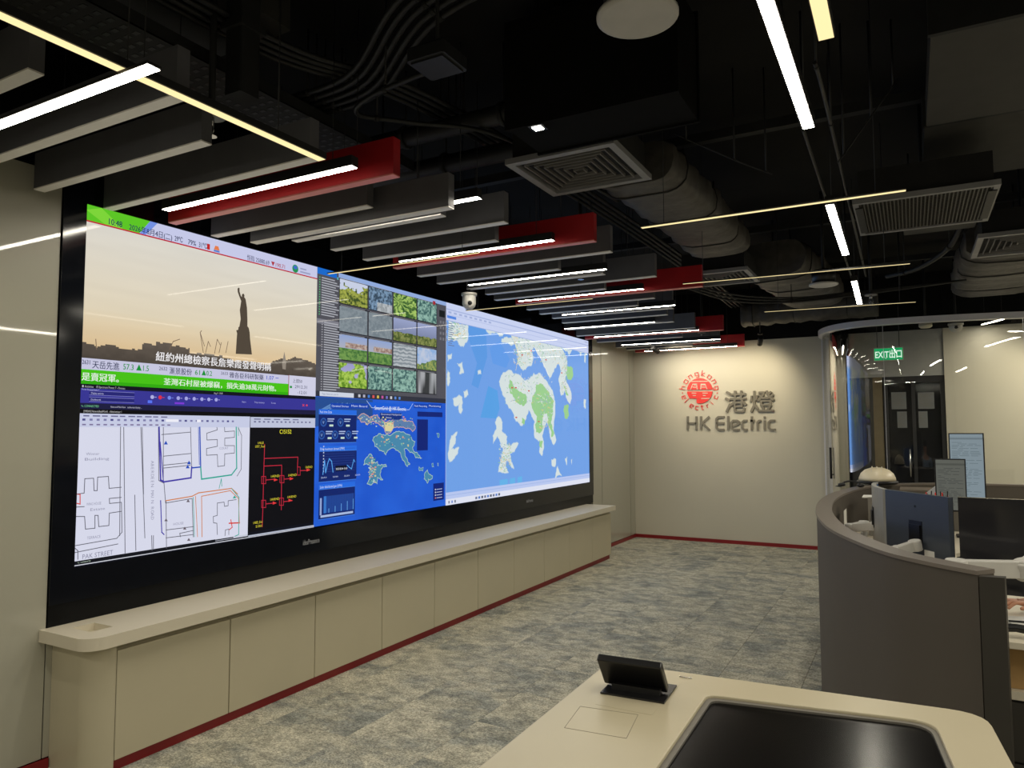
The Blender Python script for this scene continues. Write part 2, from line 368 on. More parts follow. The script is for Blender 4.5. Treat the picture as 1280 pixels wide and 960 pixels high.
def vnoise(h, w_, gy, gx, seed):
    r = np.random.default_rng(seed); g = r.random((gy+2, gx+2))
    y = np.linspace(0, gy, h, endpoint=False)+.001; x = np.linspace(0, gx, w_, endpoint=False)+.001
    yi, xi = y.astype(int), x.astype(int); fy, fx = (y-yi)[:, None], (x-xi)[None]; fy = fy*fy*(3-2*fy); fx = fx*fx*(3-2*fx)
    a = g[np.ix_(yi, xi)]; b = g[np.ix_(yi, xi+1)]; c = g[np.ix_(yi+1, xi)]; d = g[np.ix_(yi+1, xi+1)]
    return (a*(1-fx)+b*fx)*(1-fy)+(c*(1-fx)+d*fx)*fy
def fbm(h, w_, gy, gx, seed, o=3):
    s = 0; t = 0
    for k in range(o): s = s+vnoise(h, w_, gy*2**k, gx*2**k, seed+k)*.6**k; t += .6**k
    return s/t
def mixc(a, b, t): t = np.clip(t, 0, 1)[..., None]; return np.array(a)*(1-t)+np.array(b)*t
def hexc(*c): return np.array(lin(c))

def rough(P, amp, depth=3, seed=1):
    rr = random.Random(seed+int(abs(P[0][0])*1000)); Q = list(P)
    for k in range(depth):
        out = []
        for a, b in zip(Q, Q[1:]+Q[:1]):
            l = math.hypot(b[0]-a[0], b[1]-a[1]); out.append(a)
            if l > .012: out.append(((a[0]+b[0])/2+rr.uniform(-1, 1)*l*amp, (a[1]+b[1])/2+rr.uniform(-1, 1)*l*amp))
        Q = out
    return Q
# pixel on the photographed wall -> point of the wall's own plane (y, z)
def wp(px, py, X=XS):
    d = _f+_r2*((px-640)/FPX)-_u2*((py-480)/FPX); t = X/d.x; return (CAM.y+d.y*t, CAM.z+d.z*t)
def crop(x0, y0, s): return lambda L: [wp(x0+a/s, y0+b/s) for a, b in L]
YM1, YM2 = 3.797, 5.435
ZM = 1.80        # bottom of the news picture

# ---- news picture
c = Canvas(); H_, W_ = 96, 200
zz = np.linspace(0, 1, H_)[:, None]*np.ones((1, W_)); xx = np.linspace(0, 1, W_)[None]*np.ones((H_, 1))
sky = mixc(hexc(226, 222, 212), hexc(232, 218, 188), zz*1.4); sky = mixc(np.zeros(3), np.ones(3), np.ones_like(zz))*sky
sky = sky*(1-np.clip((zz-.62)/.3, 0, 1)[..., None])+np.array(hexc(226, 196, 150))*np.clip((zz-.62)/.3, 0, 1)[..., None]
sky = sky*(0.97+.05*vnoise(H_, W_, 24, 5, 3))[..., None]
zt, zb = Z1-.085, 1.965
hor = .86+.035*vnoise(1, W_, 1, 24, 8)[0]+.012*vnoise(1, W_, 1, 90, 18)[0]; hor[150:] -= .075*np.sin(np.linspace(0, 3.1, 50))**.6*.8; hor[40:76] -= .04; hor[50:62] -= .02; hor[104:150] += .02
land = zz > hor[None]
dark = mixc(hexc(104, 94, 84), hexc(78, 70, 62), (zz-.8)/.2)*(0.9+.2*vnoise(H_, W_, 40, 60, 5))[..., None]
img = np.where(land[..., None], dark, sky)
c.image(Y0, YM1, zb, zt, img)
S = crop(60, 230, 3.5556)
c.poly(S([(834, 755), (838, 690), (840, 664), (836, 650), (845, 648), (846, 636), (850, 634), (856, 600), (852, 560), (856, 535), (858, 520), (850, 500), (843, 480), (842, 466), (846, 460), (851, 463), (851, 478), (857, 498), (862, 502), (861, 494), (864, 488), (870, 488), (873, 495), (872, 503), (878, 512), (880, 524), (884, 550), (886, 600), (886, 632), (892, 640), (896, 660), (898, 690), (904, 740), (906, 758)]), lin((84, 74, 62)), 2)
for pts in ([(690, 750), (676, 660), (682, 652)], [(676, 660), (695, 720)], [(700, 750), (712, 700), (722, 722)], [(740, 752), (752, 690), (765, 715)], [(760, 750), (770, 705)], [(790, 750), (800, 700)], [(540, 735), (556, 700), (585, 690)], [(215, 735), (212, 690)]):
    c.line(S(pts), .004, lin((120, 100, 84)), 2)
c.poly(S([(1040, 800), (1050, 745), (1058, 790), (1056, 825), (1042, 822)]), lin((150, 140, 128)), 2)
# header band
YY = lambda cx: wp(60+cx/3.5556, 480)[0]
def tx(txt, a, b, z, size, col, L=4, bold=.01): c.text(txt, YY(a), z, size, col, L, bold, W=YY(b)-YY(a))
ZH = 2.682
c.rect(Y0, YM1, ZH, Z1, lin((205, 208, 240)), 1)
c.poly([(Y0, ZH+.002), (2.44, ZH+.002), (2.50, Z1), (Y0, Z1)], lin((96, 204, 40)), 2)
c.poly([(Y0, Z1-.03), (Y0+.1, ZH+.002), (Y0+.2, ZH+.002), (Y0+.08, Z1)], lin((130, 220, 60)), 3)
c.poly([(2.44, ZH), (2.475, ZH), (2.545, Z1), (2.50, Z1)], lin((120, 150, 235)), 3)
c.rect(Y0, YM1, ZH-.006, ZH+.002, lin((196, 40, 60)), 3)
ink = lin((36, 44, 84))
tx('10:48', 240, 300, 2.690, .046, ink); tx('2026年8月4日(二)', 337, 532, 2.690, .042, ink)
tx('29℃', 544, 580, 2.692, .042, ink); tx('79%', 604, 640, 2.692, .042, ink); tx('31℃', 653, 690, 2.692, .042, ink)
c.rect(YY(691), YY(704), 2.690, 2.725, lin((200, 40, 40)), 4); c.poly([(YY(722), 2.700), (YY(748), 2.700), (YY(742), 2.725), (YY(728), 2.725)], lin((235, 130, 80)), 4); c.rect(YY(722), YY(748), 2.688, 2.699, lin((90, 130, 210)), 4)
tx('恒指 25880.69', 872, 972, 2.690, .040, lin((90, 92, 124))); tx('▼190.71', 980, 1042, 2.692, .038, lin((180, 60, 70)))
ce = (YY(1090), 2.712)
c.poly([(ce[0]+.028*math.cos(a*PI/8), ce[1]+.028*math.sin(a*PI/8)) for a in range(16)], lin((40, 150, 90)), 4)
c.poly([(ce[0]+.018*math.cos(a*PI/8), ce[1]+.008+.012*math.sin(a*PI/8)) for a in range(16)], lin((70, 110, 210)), 5)
c.rect(YY(1112), YY(1140), 2.718, 2.728, lin((160, 166, 200)), 4); c.rect(YY(1112), YY(1158), 2.695, 2.706, lin((160, 166, 200)), 4)
tx('紐約州總檢察長詹樂霞發聲明稱', 474, 988, 1.996, .058, lin((246, 244, 246)), bold=.02)
# stock ticker and green headline
c.rect(Y0, YM1, 1.916, 1.974, lin((206, 206, 232)), 2)
tk = lin((60, 66, 96)); gr = lin((30, 150, 60))
tx('2631', 147, 182, 1.942, .032, tk); tx('天岳先進', 192, 313, 1.927, .044, tk); tx('57.3', 330, 376, 1.930, .044, gr); tx('▲1.5', 388, 444, 1.930, .044, gr)
tx('2632', 490, 527, 1.942, .028, tk, bold=0); tx('滙景股份', 537, 636, 1.928, .042, tk); tx('61', 650, 672, 1.931, .042, gr); tx('▲0.2', 680, 726, 1.931, .042, gr)
tx('2633', 766, 797, 1.944, .026, tk, bold=0); tx('雅各臣科研製藥', 804, 956, 1.932, .038, tk); tx('1.07', 966, 998, 1.936, .036, lin((50, 80, 200))); c.rect(YY(1010), YY(1024), 1.948, 1.952, lin((50, 80, 200)), 4)
c.rect(Y0, 3.542, 1.842, 1.918, lin((74, 200, 20)), 2); c.rect(Y0, 3.542, 1.842, 1.86, lin((52, 176, 14)), 3)
tx('是賣冠軍。', 147, 312, 1.862, .046, lin((245, 250, 240)), bold=.015)
tx('荃灣石村屋被爆竊，損失逾38萬元財物。', 512, 1012, 1.864, .042, lin((242, 250, 236)), bold=.015)
c.rect(3.546, YM1, 1.842, 1.976, lin((214, 214, 236)), 3); c.rect(3.541, 3.546, 1.842, 1.978, lin((150, 20, 30)), 4)
for k, (t_, a_, b_) in enumerate((('上證50', 1086, 1128), ('2912.31', 1096, 1150), ('-12.01', 1108, 1148))): tx(t_, a_, b_, 1.93-.038*k, .03, tk)
c.rect(YY(1074), YY(1084), 1.89, 1.905, gr, 4)
c.build('news_picture', 'television news picture with green ticker on the upper left of the wall')

# ---- street map workstation window (lower left)
c = Canvas(); ZA = 1.772; ZMAP = ([.9, .925, .945, .985, 1.50, 1.603, 1.625, 1.66, 1.748, 1.772], [.9, .925, .938, .955, 1.623, 1.692, 1.715, 1.745, 1.820, 1.842]); YMAP = ([2.145, 3.38, 3.797], [2.145, 3.228, 3.80])
c.zm = ZMAP; c.ym = YMAP
c.rect(Y0, YM1, Z0, ZA, lin((18, 20, 30)), 1)
c.text('● Activities    ▣ Spectrum Power 7 - Process', 2.155, 1.752, .018, lin((190, 190, 200))); c.text('Aug 4  10:48', 3.06, 1.752, .018, lin((190, 190, 200)))
c.rect(Y0, YM1, 1.66, 1.748, lin((58, 56, 152)), 2)
c.rect(2.20, 2.48, 1.708, 1.733, lin((40, 40, 120)), 3); c.rect(2.20, 2.48, 1.67, 1.695, lin((40, 40, 120)), 3)
for a, b, z in ((2.2, 2.48, 1.708), (2.2, 2.48, 1.733), (2.2, 2.48, 1.67), (2.2, 2.48, 1.695)): c.rect(a, b, z, z+.002, lin((150, 150, 220)), 4)
c.text('Process Spectrum Power 7', 2.155, 1.737, .012, lin((200, 200, 240))); c.text('Display activity', 2.21, 1.715, .016, lin((200, 200, 240))); c.text('Dashboards', 2.21, 1.677, .016, lin((200, 200, 240)))
for k, (yy, cc) in enumerate(((2.60, (180, 180, 235)), (2.655, (230, 50, 70)), (2.72, (120, 140, 240)), (2.785, (170, 170, 235)), (2.845, (170, 170, 235)), (2.905, (170, 170, 235)), (2.965, (170, 170, 235)), (3.02, (170, 170, 235)), (3.08, (170, 170, 235)))):
    c.poly([(yy+.013*math.cos(a*PI/5), 1.712+.013*math.sin(a*PI/5)) for a in range(10)], lin(cc), 4); c.rect(yy+.016, yy+.03, 1.710, 1.714, lin(cc), 4)
c.rect(2.57, 2.60, 1.672, 1.69, lin((90, 120, 250)), 4); c.rect(2.76, 2.83, 1.672, 1.684, lin((130, 60, 220)), 4)
for a, t_ in ((3.30, 'Report'), (3.40, 'Trip history'), (3.50, 'Tools')): c.text(t_, a, 1.70, .016, lin((190, 190, 240)))
c.text('✖ ●', 3.70, 1.69, .022, lin((220, 70, 100)))
c.rect(Y0, YM1, 1.625, 1.66, lin((30, 30, 66)), 3); c.text('✎ CONNECTED', 2.155, 1.636, .018, lin((120, 210, 150))); c.text('NetworkMainView   authorize/display ...', 2.33, 1.636, .016, lin((190, 190, 210)))
c.rect(Y0, YM1, 1.603, 1.625, lin((12, 12, 14)), 3); c.text('[VMD01] NetworkRealWorld  - Administrator 1', 2.17, 1.609, .015, lin((200, 200, 200)))
c.rect(Y0, 3.375, 1.50, 1.603, lin((205, 210, 236)), 2); c.rect(3.38, YM1, 1.50, 1.60, lin((196, 202, 226)), 2)
for k in range(10): c.rect(2.17+.055*k, 2.205+.055*k+.01*(k % 2), 1.580, 1.590, lin((110, 110, 150)), 3)
for k in range(26):
    y = 2.165+.042*k; c.rect(y, y+.018, 1.548, 1.564, lin((130, 130, 175) if k % 4 else (80, 80, 140)), 3)
    if k < 14: c.rect(y, y+.022, 1.513, 1.524, lin((130, 120, 160)), 3)
c.rect(2.70, 2.79, 1.545, 1.567, lin((245, 245, 255)), 4); c.rect(2.93, 2.96, 1.545, 1.567, lin((245, 245, 255)), 4)
for k in range(14): c.rect(3.40+.027*k, 3.412+.027*k, 1.548, 1.562, lin((110, 112, 150)), 3)
for k in range(5): c.rect(3.40+.06*k, 3.44+.06*k, 1.575, 1.585, lin((110, 112, 150)), 3)
c.rect(Y0, 3.375, .985, 1.50, lin((222, 224, 242)), 2)
c.zm = c.ym = None
S = crop(60, 460, 3.5556)
ln = lin((98, 98, 110))
def poly_line(pts, col=ln, w_=.004, L=3): c.line(S(pts), w_, col, L)
for pts in ([(322, 262), (318, 745)], [(336, 264), (342, 822)], [(412, 264), (430, 755)], [(385, 565), (390, 810)], [(418, 265), (424, 560)], [(460, 745), (462, 810)], [(468, 745), (468, 805)],
            [(130, 560), (160, 556), (163, 492), (202, 490), (204, 545), (218, 545), (220, 485), (268, 482), (271, 535), (325, 530)],
            [(125, 660), (162, 660), (166, 716), (208, 712), (208, 655), (222, 655), (225, 705), (270, 700), (272, 645), (325, 637)],
            [(325, 575), (272, 580), (273, 602), (325, 597)], [(120, 640), (125, 618), (160, 616)],
            [(118, 790), (305, 757), (328, 730), (326, 600)], [(120, 820), (310, 782)], [(118, 800), (132, 812), (132, 850)],
            [(505, 296), (633, 285)], [(512, 392), (633, 380)], [(512, 432), (632, 420)], [(512, 445), (632, 432)], [(633, 264), (638, 440)], [(512, 264), (512, 500)],
            [(750, 264), (752, 275), (705, 290), (706, 320), (752, 318), (752, 348), (704, 358), (704, 388), (752, 385), (754, 438), (784, 434), (785, 382), (828, 378), (828, 345), (785, 345), (785, 312), (828, 308), (828, 280), (785, 283), (784, 264)],
            [(845, 264), (860, 300), (858, 450), (840, 480)], [(490, 264), (492, 500), (515, 512), (522, 600)],
            [(524, 600), (640, 580), (645, 750)], [(524, 720), (645, 705)], [(524, 755), (645, 740)], [(524, 590), (526, 800)], [(585, 735), (645, 722)], [(585, 735), (588, 750)],
            [(752, 740), (750, 690), (735, 688), (734, 660), (752, 655), (752, 600), (782, 596), (784, 615), (800, 612), (800, 590), (836, 585)], [(786, 745), (788, 720), (803, 716), (803, 740)]):
    poly_line(pts)
bl, vi, te, og, rd = lin((40, 80, 190)), lin((70, 60, 170)), lin((40, 170, 150)), lin((215, 130, 70)), lin((220, 70, 60))
poly_line([(674, 264), (678, 440), (638, 444)], bl, .008); poly_line([(668, 264), (672, 430)], bl, .004); poly_line([(493, 264), (500, 498), (515, 506), (635, 488), (638, 440)], vi, .009)
poly_line([(498, 330), (512, 500)], vi, .006); poly_line([(678, 440), (682, 494), (815, 475), (838, 445), (836, 264)], te, .008); poly_line([(845, 264), (846, 300)], te, .004)
poly_line([(522, 590), (640, 570), (668, 555), (815, 535), (842, 560)], og, .006); poly_line([(684, 750), (682, 570), (810, 545), (846, 580), (850, 690)], og, .005); poly_line([(815, 535), (848, 575), (847, 740), (830, 748)], te, .005)
poly_line([(645, 575), (650, 750)], te, .004); poly_line([(655, 570), (664, 750)], og, .004); poly_line([(805, 690), (850, 688)], rd, .008); poly_line([(812, 675), (818, 708), (806, 718)], rd, .006); poly_line([(760, 535), (770, 492), (772, 525)], te, .004)
poly_line([(500, 590), (505, 730), (515, 740)], vi, .006); poly_line([(120, 560), (142, 562), (142, 605), (122, 600)], rd, .005)
for x, y in ((523, 332), (626, 420), (620, 438)): c.poly(S([(x-9, y+8), (x+9, y+8), (x, y-9)]), bl, 4)
for x, y in ((622, 590), (524, 675), (607, 712), (625, 762)): c.poly(S([(x-8, y+6), (x+8, y+6), (x, y-7)]), lin((110, 100, 110)), 4)
c.poly(S([(820, 580), (836, 578), (828, 566)]), te, 4)
lt = lin((150, 150, 175))
def tS(t_, x0, y0, x1, size, col, L=4, bold=0): a = S([(x0, y0), (x1, y0)]); c.text(t_, a[0][0], a[0][1], size, col, L, bold, W=a[1][0]-a[0][0])
for k, ch_ in enumerate('ABERDEEN MAIN ROAD'):
    q = S([(457, 412+14.6*k)])[0]; c.text(ch_, q[0], q[1], .026, lt, 4, rot=2)
tS('PAK STREET', 150, 850, 285, .034, lin((140, 140, 165)))
for t_, x0, y0, x1 in (('Winner', 168, 388, 228), ('Building', 160, 412, 268), ('WING HOUSE', 170, 612, 235), ('Estate', 185, 636, 250), ('TERRACE', 172, 762, 232), ('COURT', 760, 362, 800), ('HOUSE', 555, 700, 600)): tS(t_, x0, y0, x1, .02, lt)
# dark one-line diagram window
c.rect(3.23, YM1, .965, 1.622, lin((16, 16, 20)), 2)
tS('C15152', 1028, 292, 1080, .040, lin((236, 230, 60)), bold=.012)
cr = lin((200, 44, 66)); ye = lin((228, 214, 60))
def wire(pts, w_=.005): c.line(S(pts), w_, cr, 4)
wire([(962, 340), (957, 500), (955, 600), (951, 705)]); wire([(960, 402), (1110, 396), (1108, 440)]); wire([(960, 436), (1038, 432), (1036, 630)]); wire([(1108, 440), (1120, 440), (1120, 476), (1108, 476), (1108, 440)], .004)
for x, y in ((955, 498), (1036, 494), (955, 604), (1034, 594)): wire([(x-6, y-16), (x+12, y-16), (x+12, y+16), (x-6, y+16), (x-6, y-16)], .004); wire([(x+12, y), (x+50, y-4)])
wire([(1120, 456), (1152, 455)])
for x, y in ((1015, 497), (1085, 492), (1160, 453), (1010, 600), (1080, 588)): c.poly(S([(x-12, y-7), (x-12, y+7), (x+6, y)]), lin((235, 60, 60)), 5)
for t_, x, y, x1 in (('1ALE', 930, 338, 955), ('L05Y_Feed', 920, 354, 962), ('1AEND', 988, 487, 1025), ('1AEND', 1065, 482, 1102), ('1AEND', 1142, 446, 1172), ('1A0END', 985, 590, 1025), ('1A0END', 1062, 579, 1100), ('1ABD_Eval', 910, 694, 950), ('S1001', 922, 710, 950)):
    tS(t_, x, y, x1, .022, ye, bold=.01)
c.zm = ZMAP; c.ym = YMAP
c.rect(3.38, YM1, .945, .965, lin((190, 196, 214)), 3); c.rect(Y0, 3.38, .945, .985, lin((22, 24, 30)), 2); c.rect(3.10, 3.375, .958, .985, lin((206, 210, 226)), 3)
c.rect(3.10, 3.25, .964, .98, lin((20, 20, 24)), 4); c.text('✎ OPERATE', 2.165, .957, .018, lin((200, 220, 200))); c.rect(Y0, YM1, .935, .942, lin((214, 216, 226)), 4)
c.zm = c.ym = None
c.build('street_map_window', 'pale street map beside a black wiring diagram, lower left of the wall')

# ---- camera views (upper middle)
c = Canvas(); ZV = 1.845
c.rect(YM1, YM2, ZV, Z1, lin((84, 84, 92)), 1)
c.rect(YM1, YM1+.20, Z1-.045, Z1, lin((30, 110, 210)), 5); c.rect(YM1+.22, YM2, Z1-.034, Z1, lin((150, 176, 226)), 3)
c.text('⏏', YM1+.2, Z1-.055, .03, lin((90, 220, 230)))
for k in range(46):
    z = Z1-.07-.0178*k; ind = .02 if k < 16 else .05
    if 15.5 < k < 18: continue
    c.rect(YM1+ind, YM1+ind+.012, z, z+.007, lin((90, 190, 120) if k < 16 else (170, 170, 178)), 3)
    c.rect(YM1+ind+.025, YM1+ind+.16+.012*((k*7) % 5), z, z+.008, lin((176, 178, 186)), 3)
c.rect(YM1, YM1+.26, 2.365, 2.40, lin((130, 130, 140)), 2)
cols = [(423.8, 458.8), (460.6, 489.8), (491.6, 520.2), (521.6, 545.4)]
def tile(kind, seed):
    h, w_ = 34, 46; a = fbm(h, w_, 6, 7, seed); b = fbm(h, w_, 11, 15, seed+50, 3); v = np.linspace(0, 1, h)[:, None]*np.ones((1, w_)); u = np.linspace(0, 1, w_)[None]*np.ones((h, 1))
    hard = np.clip((a-.5)*5+.5, 0, 1); hb = np.clip((b-.5)*3+.5, 0, 1)
    if kind == 'reed':
        im = mixc(hexc(60, 80, 40), hexc(168, 176, 80), hb); m = (v < .45-.35*hard)[..., None]; return np.where(m, hexc(206, 214, 236), im)
    if kind == 'bush':
        im = mixc(hexc(60, 78, 96), hexc(130, 160, 190), hb); m = ((v > .62) & (u > .35))[..., None]; return np.where(m, mixc(hexc(150, 156, 160), hexc(190, 196, 200), hb), im)
    if kind == 'palm':
        an = np.arctan2(v-.35, u-.2); st = np.clip(np.sin(an*11+a*9+b*5)*.8+.4, 0, 1); return mixc(hexc(40, 86, 44), hexc(176, 210, 110), st*.8+hb*.2)*1.0
    if kind == 'teal': return mixc(hexc(58, 96, 96), hexc(150, 190, 176), hb)
    if kind == 'water': return mixc(hexc(120, 132, 140), hexc(150, 160, 166), hb*.6)*np.ones((h, w_, 3))
    if kind == 'shore':
        im = mixc(hexc(158, 168, 206), hexc(126, 136, 168), v*1.5); m = (v > .55+.12*a)[..., None]; return np.where(m, mixc(hexc(74, 92, 46), hexc(138, 146, 84), hb), im)
    if kind == 'field':
        im = mixc(hexc(150, 170, 214), hexc(176, 180, 196), v*2); im = np.where(((v > .3) & (v < .5) & (u > .2))[..., None], mixc(hexc(150, 120, 110), hexc(200, 184, 172), hb), im)
        return np.where((v > .52)[..., None], mixc(hexc(70, 116, 60), hexc(120, 160, 84), hb), im)
    if kind == 'wave':
        return mixc(hexc(132, 142, 150), hexc(196, 202, 206), np.clip(np.sin(v*38+a*6)*.5+.4, 0, 1))
    if kind == 'sky':
        im = mixc(hexc(120, 170, 226), hexc(196, 206, 226), a*1.3); return np.where((v > .55+.3*(.5-u)+.2*a)[..., None], mixc(hexc(84, 120, 80), hexc(160, 170, 96), hb), im)
    if kind == 'leaf':
        im = mixc(hexc(160, 160, 206), hexc(190, 186, 220), v); m = (fbm(h, w_, 4, 5, seed+9, 2)+.45*v+.12*np.abs(u-.5) > .66)[..., None]; return np.where(m, mixc(hexc(96, 140, 40), hexc(176, 210, 90), hb), im)
    if kind == 'fall': return mixc(hexc(60, 62, 64), hexc(170, 172, 176), np.clip(vnoise(h, w_, 1, 9, seed)*1.4-.2, 0, 1))
kinds = [['reed', 'bush', 'palm', 'teal'], ['water', 'water', 'shore', 'shore'], ['field', 'field', 'wave', 'sky'], ['leaf', 'teal', 'teal', 'fall']]
zr = [2.738, 2.535, 2.325, 2.115, 1.910]
for r in range(4):
    for q in range(4):
        ya, yb = wp(cols[q][0], 420)[0], wp(cols[q][1], 420)[0]
        c.image(ya, yb, zr[r+1]+.012, zr[r]-.012, tile(kinds[r][q], 20+r*4+q), 3)
        c.rect(ya-.005, yb+.005, zr[r+1]+.006, zr[r]-.004, lin((24, 24, 28)), 2)
        c.rect(ya+.01, yb-.03, zr[r]-.010, zr[r]-.006, lin((150, 150, 156)), 4)
yr = wp(548, 420)[0]
c.rect(yr, YM2-.01, 1.88, 2.69, lin((86, 86, 94)), 2); c.rect(yr+.01, YM2-.025, 2.62, 2.68, lin((30, 34, 34)), 3)
for k in range(4):
    for j in range(3): c.rect(yr+.02+j*.045, yr+.045+j*.045, 2.41+.05*k, 2.435+.05*k, lin((120, 120, 128)), 3)
c.rect(5.22, 5.26, Z1-.05, Z1-.02, lin((170, 40, 50)), 4)
c.rect(YM1, YM2, 1.845, 1.885, lin((52, 54, 66)), 3); c.rect(YM1+.04, YM1+.40, 1.848, 1.882, lin((214, 220, 234)), 4); c.text('Type here to search', YM1+.06, 1.859, .018, lin((110, 120, 150)), 5, W=.17)
for k, cc in enumerate(((200, 200, 210), (180, 180, 200), (70, 130, 220), (220, 90, 90), (220, 190, 90), (200, 90, 160), (120, 120, 200), (210, 210, 215), (90, 140, 220), (90, 140, 220))): c.rect(YM1+.45+.055*k, YM1+.475+.055*k, 1.855, 1.877, lin(cc), 4)
c.build('camera_views', 'grid of sixteen outdoor camera pictures, upper middle of the wall')

# ---- blue dashboard (lower middle)
c = Canvas()
c.rect(YM1, YM2, Z0+.008, ZV, lin((34, 92, 214)), 1)
h, w_ = 34, 60; n_ = fbm(h, w_, 4, 6, 70)
c.image(YM1, YM2, Z0+.01, ZV-.002, mixc(hexc(30, 84, 204), hexc(44, 106, 226), n_), 1.3)
S = crop(380, 480, 4.8)
c.poly([(YM1, 1.63), (YM1+.62, 1.70), (YM1+.62, 1.84), (YM1, 1.84)], lin((40, 80, 150)), 2)
for k in range(5): c.line(S([(95+30*k, 160-6*k), (170+30*k, 118)]), .012, lin((96, 140, 200)), 2.5)
c.poly(S([(380, 108), (650, 124), (628, 152), (408, 138)]), lin((28, 96, 220)), 3); c.line(S([(375, 100), (405, 142), (630, 155), (652, 118)]), .004, lin((190, 214, 255)), 4)
c.text('SmartGrid @ HK Electric', wp(468, 507)[0], 1.765, .042, lin((228, 238, 255)), 5, bold=.012, W=.40)
for a, t_ in ((165, 'Operational Overview'), (282, 'Main Board'), (662, 'Fault Recording'), (748, 'Monitoring')):
    y, z = wp(380+a/4.8, 480+130/4.8); c.rect(y-.01, y+.2, z-.02, z+.02, lin((24, 70, 180)), 3); c.text(t_, y, z-.008, .022, lin((214, 228, 255)), 4, W=.18)
def panel(x0, y0, x1, y1, title):
    a = S([(x0, y0), (x1, y0)]); b = S([(x0, y1), (x1, y1)]); yl, yr_ = a[0][0], a[1][0]; zt_, zb_ = a[0][1], b[0][1]
    c.rect(yl, yr_, zb_, zt_, lin((20, 40, 110)), 3); c.rect(yl, yr_, zt_, zt_+.035, lin((40, 110, 230)), 3); c.text(title, yl+.01, zt_+.008, .026, lin((214, 230, 255)), 4, bold=.01)
    for q in (zb_, zt_): c.rect(yl, yr_, q-.002, q+.002, lin((70, 130, 230)), 4)
    return yl, yr_, zb_, zt_
a = panel(88, 180, 315, 355, 'Real time Data')
for k, (dy, dz) in enumerate(((.12, .72), (.56, .72), (.08, .28), (.42, .28), (.78, .28))):
    yy, zz_ = a[0]+(a[1]-a[0])*dy, a[2]+(a[3]-a[2])*dz; c.poly([(yy+.032*math.cos(t*PI/8), zz_+.032*math.sin(t*PI/8)) for t in range(16)], lin((44, 90, 170)), 4)
    c.poly([(yy+.022*math.cos(t*PI/8), zz_+.022*math.sin(t*PI/8)) for t in range(16)], lin((24, 50, 120)), 5); c.text('Ѱ', yy-.012, zz_-.012, .03, lin((150, 190, 250)), 6)
    c.rect(yy+.04, yy+.11, zz_+.02, zz_+.028, lin((170, 190, 230)), 4); c.rect(yy+.04, yy+.10, zz_+.005, zz_+.012, lin((170, 190, 230)), 4); c.rect(yy+.06, yy+.10, zz_-.03, zz_-.016, lin((200, 226, 214)), 4)
a = panel(90, 405, 315, 590, 'Daily maximum demand (MW)')
for k in range(10): c.rect(a[0]+.05, a[1]-.02, a[2]+.07+.018*k, a[2]+.072+.018*k, lin((50, 74, 150)), 4)
for k in range(9): c.rect(a[0]+.04, a[0]+.05, a[2]+.07+.022*k, a[2]+.08+.022*k, lin((190, 200, 230)), 4)
W2 = a[1]-a[0]; H2 = a[3]-a[2]
c.line([(a[0]+W2*x, a[2]+H2*z) for x, z in ((.10, .25), (.14, .7), (.17, .3), (.22, .6), (.26, .75), (.32, .66), (.36, .3))], .007, lin((90, 170, 250)), 5)
c.line([(a[0]+W2*x, a[2]+H2*z) for x, z in ((.74, .5), (.80, .42), (.86, .36), (.92, .68), (.95, .6))], .006, lin((90, 170, 250)), 5)
c.rect(a[0]+W2*.42, a[0]+W2*.72, a[2]+H2*.32, a[2]+H2*.5, lin((10, 16, 40)), 5); c.text('2023-08-04 10:18', a[0]+W2*.43, a[2]+H2*.36, .022, lin((230, 236, 255)), 6)
for k in range(4): c.text('2026-08-04', a[0]+.02+.12*k, a[2]+.025, .016, lin((190, 204, 240)), 5)
a = panel(88, 635, 305, 815, 'Solar distributed gen (kWh)')
W2 = a[1]-a[0]; H2 = a[3]-a[2]
c.rect(a[0]+.012, a[0]+.03, a[2]+.03, a[3]-.06, lin((150, 170, 220)), 5)
for k in range(12): c.rect(a[0]+.05+W2*.07*k, a[0]+.05+W2*.07*k+.026, a[2]+.04, a[3]-.05-(.0 if k < 4 else .0), lin((56, 122, 206)) if k == 0 else lin((34, 70, 150)), 4)
for k in range(5): c.rect(a[0]+.10+W2*.17*k, a[0]+.105+W2*.17*k, a[2]+.04, a[2]+.07+.012*k, lin((110, 180, 250)), 5)
c.rect(a[0]+.02, a[1]-.02, a[2]+.012, a[2]+.028, lin((170, 190, 230)), 5)
for x0, y0, x1, y1 in ((680, 165, 830, 195), (678, 212, 742, 400), (775, 598, 838, 702)):
    q = S([(x0, y0), (x1, y1)]); c.rect(q[0][0], q[1][0], S([(x0, y1)])[0][1], q[0][1], lin((22, 40, 120)), 3)
for k in range(4):
    q = S([(785, 632+17*k)])[0]; c.rect(q[0], q[0]+.014, q[1]-.008, q[1]+.004, lin(((210, 210, 225), (210, 210, 225), (210, 210, 225), (220, 120, 110))[k]), 4); c.rect(q[0]+.022, q[0]+.11, q[1]-.006, q[1]+.001, lin((170, 180, 215)), 4)
q = S([(455, 172), (575, 215)]); c.rect(q[0][0], q[1][0]+.02, q[1][1], q[0][1], lin((22, 50, 130)), 3); c.text('Government Headquarters', q[0][0]+.01, q[1][1]+.035, .022, lin((200, 210, 240)), 5, W=.27); c.text('Wednesday', q[0][0]+.07, q[1][1]+.01, .02, lin((200, 210, 240)), 5)
def island(pts, col, edge, L=2.6, w_=.006):
    P = rough(S(pts), .2); c.poly(P, col, L); c.line(P+[P[0]], w_, edge, L+.3)
pale = lin((170, 200, 190)); mid = lin((74, 140, 176))
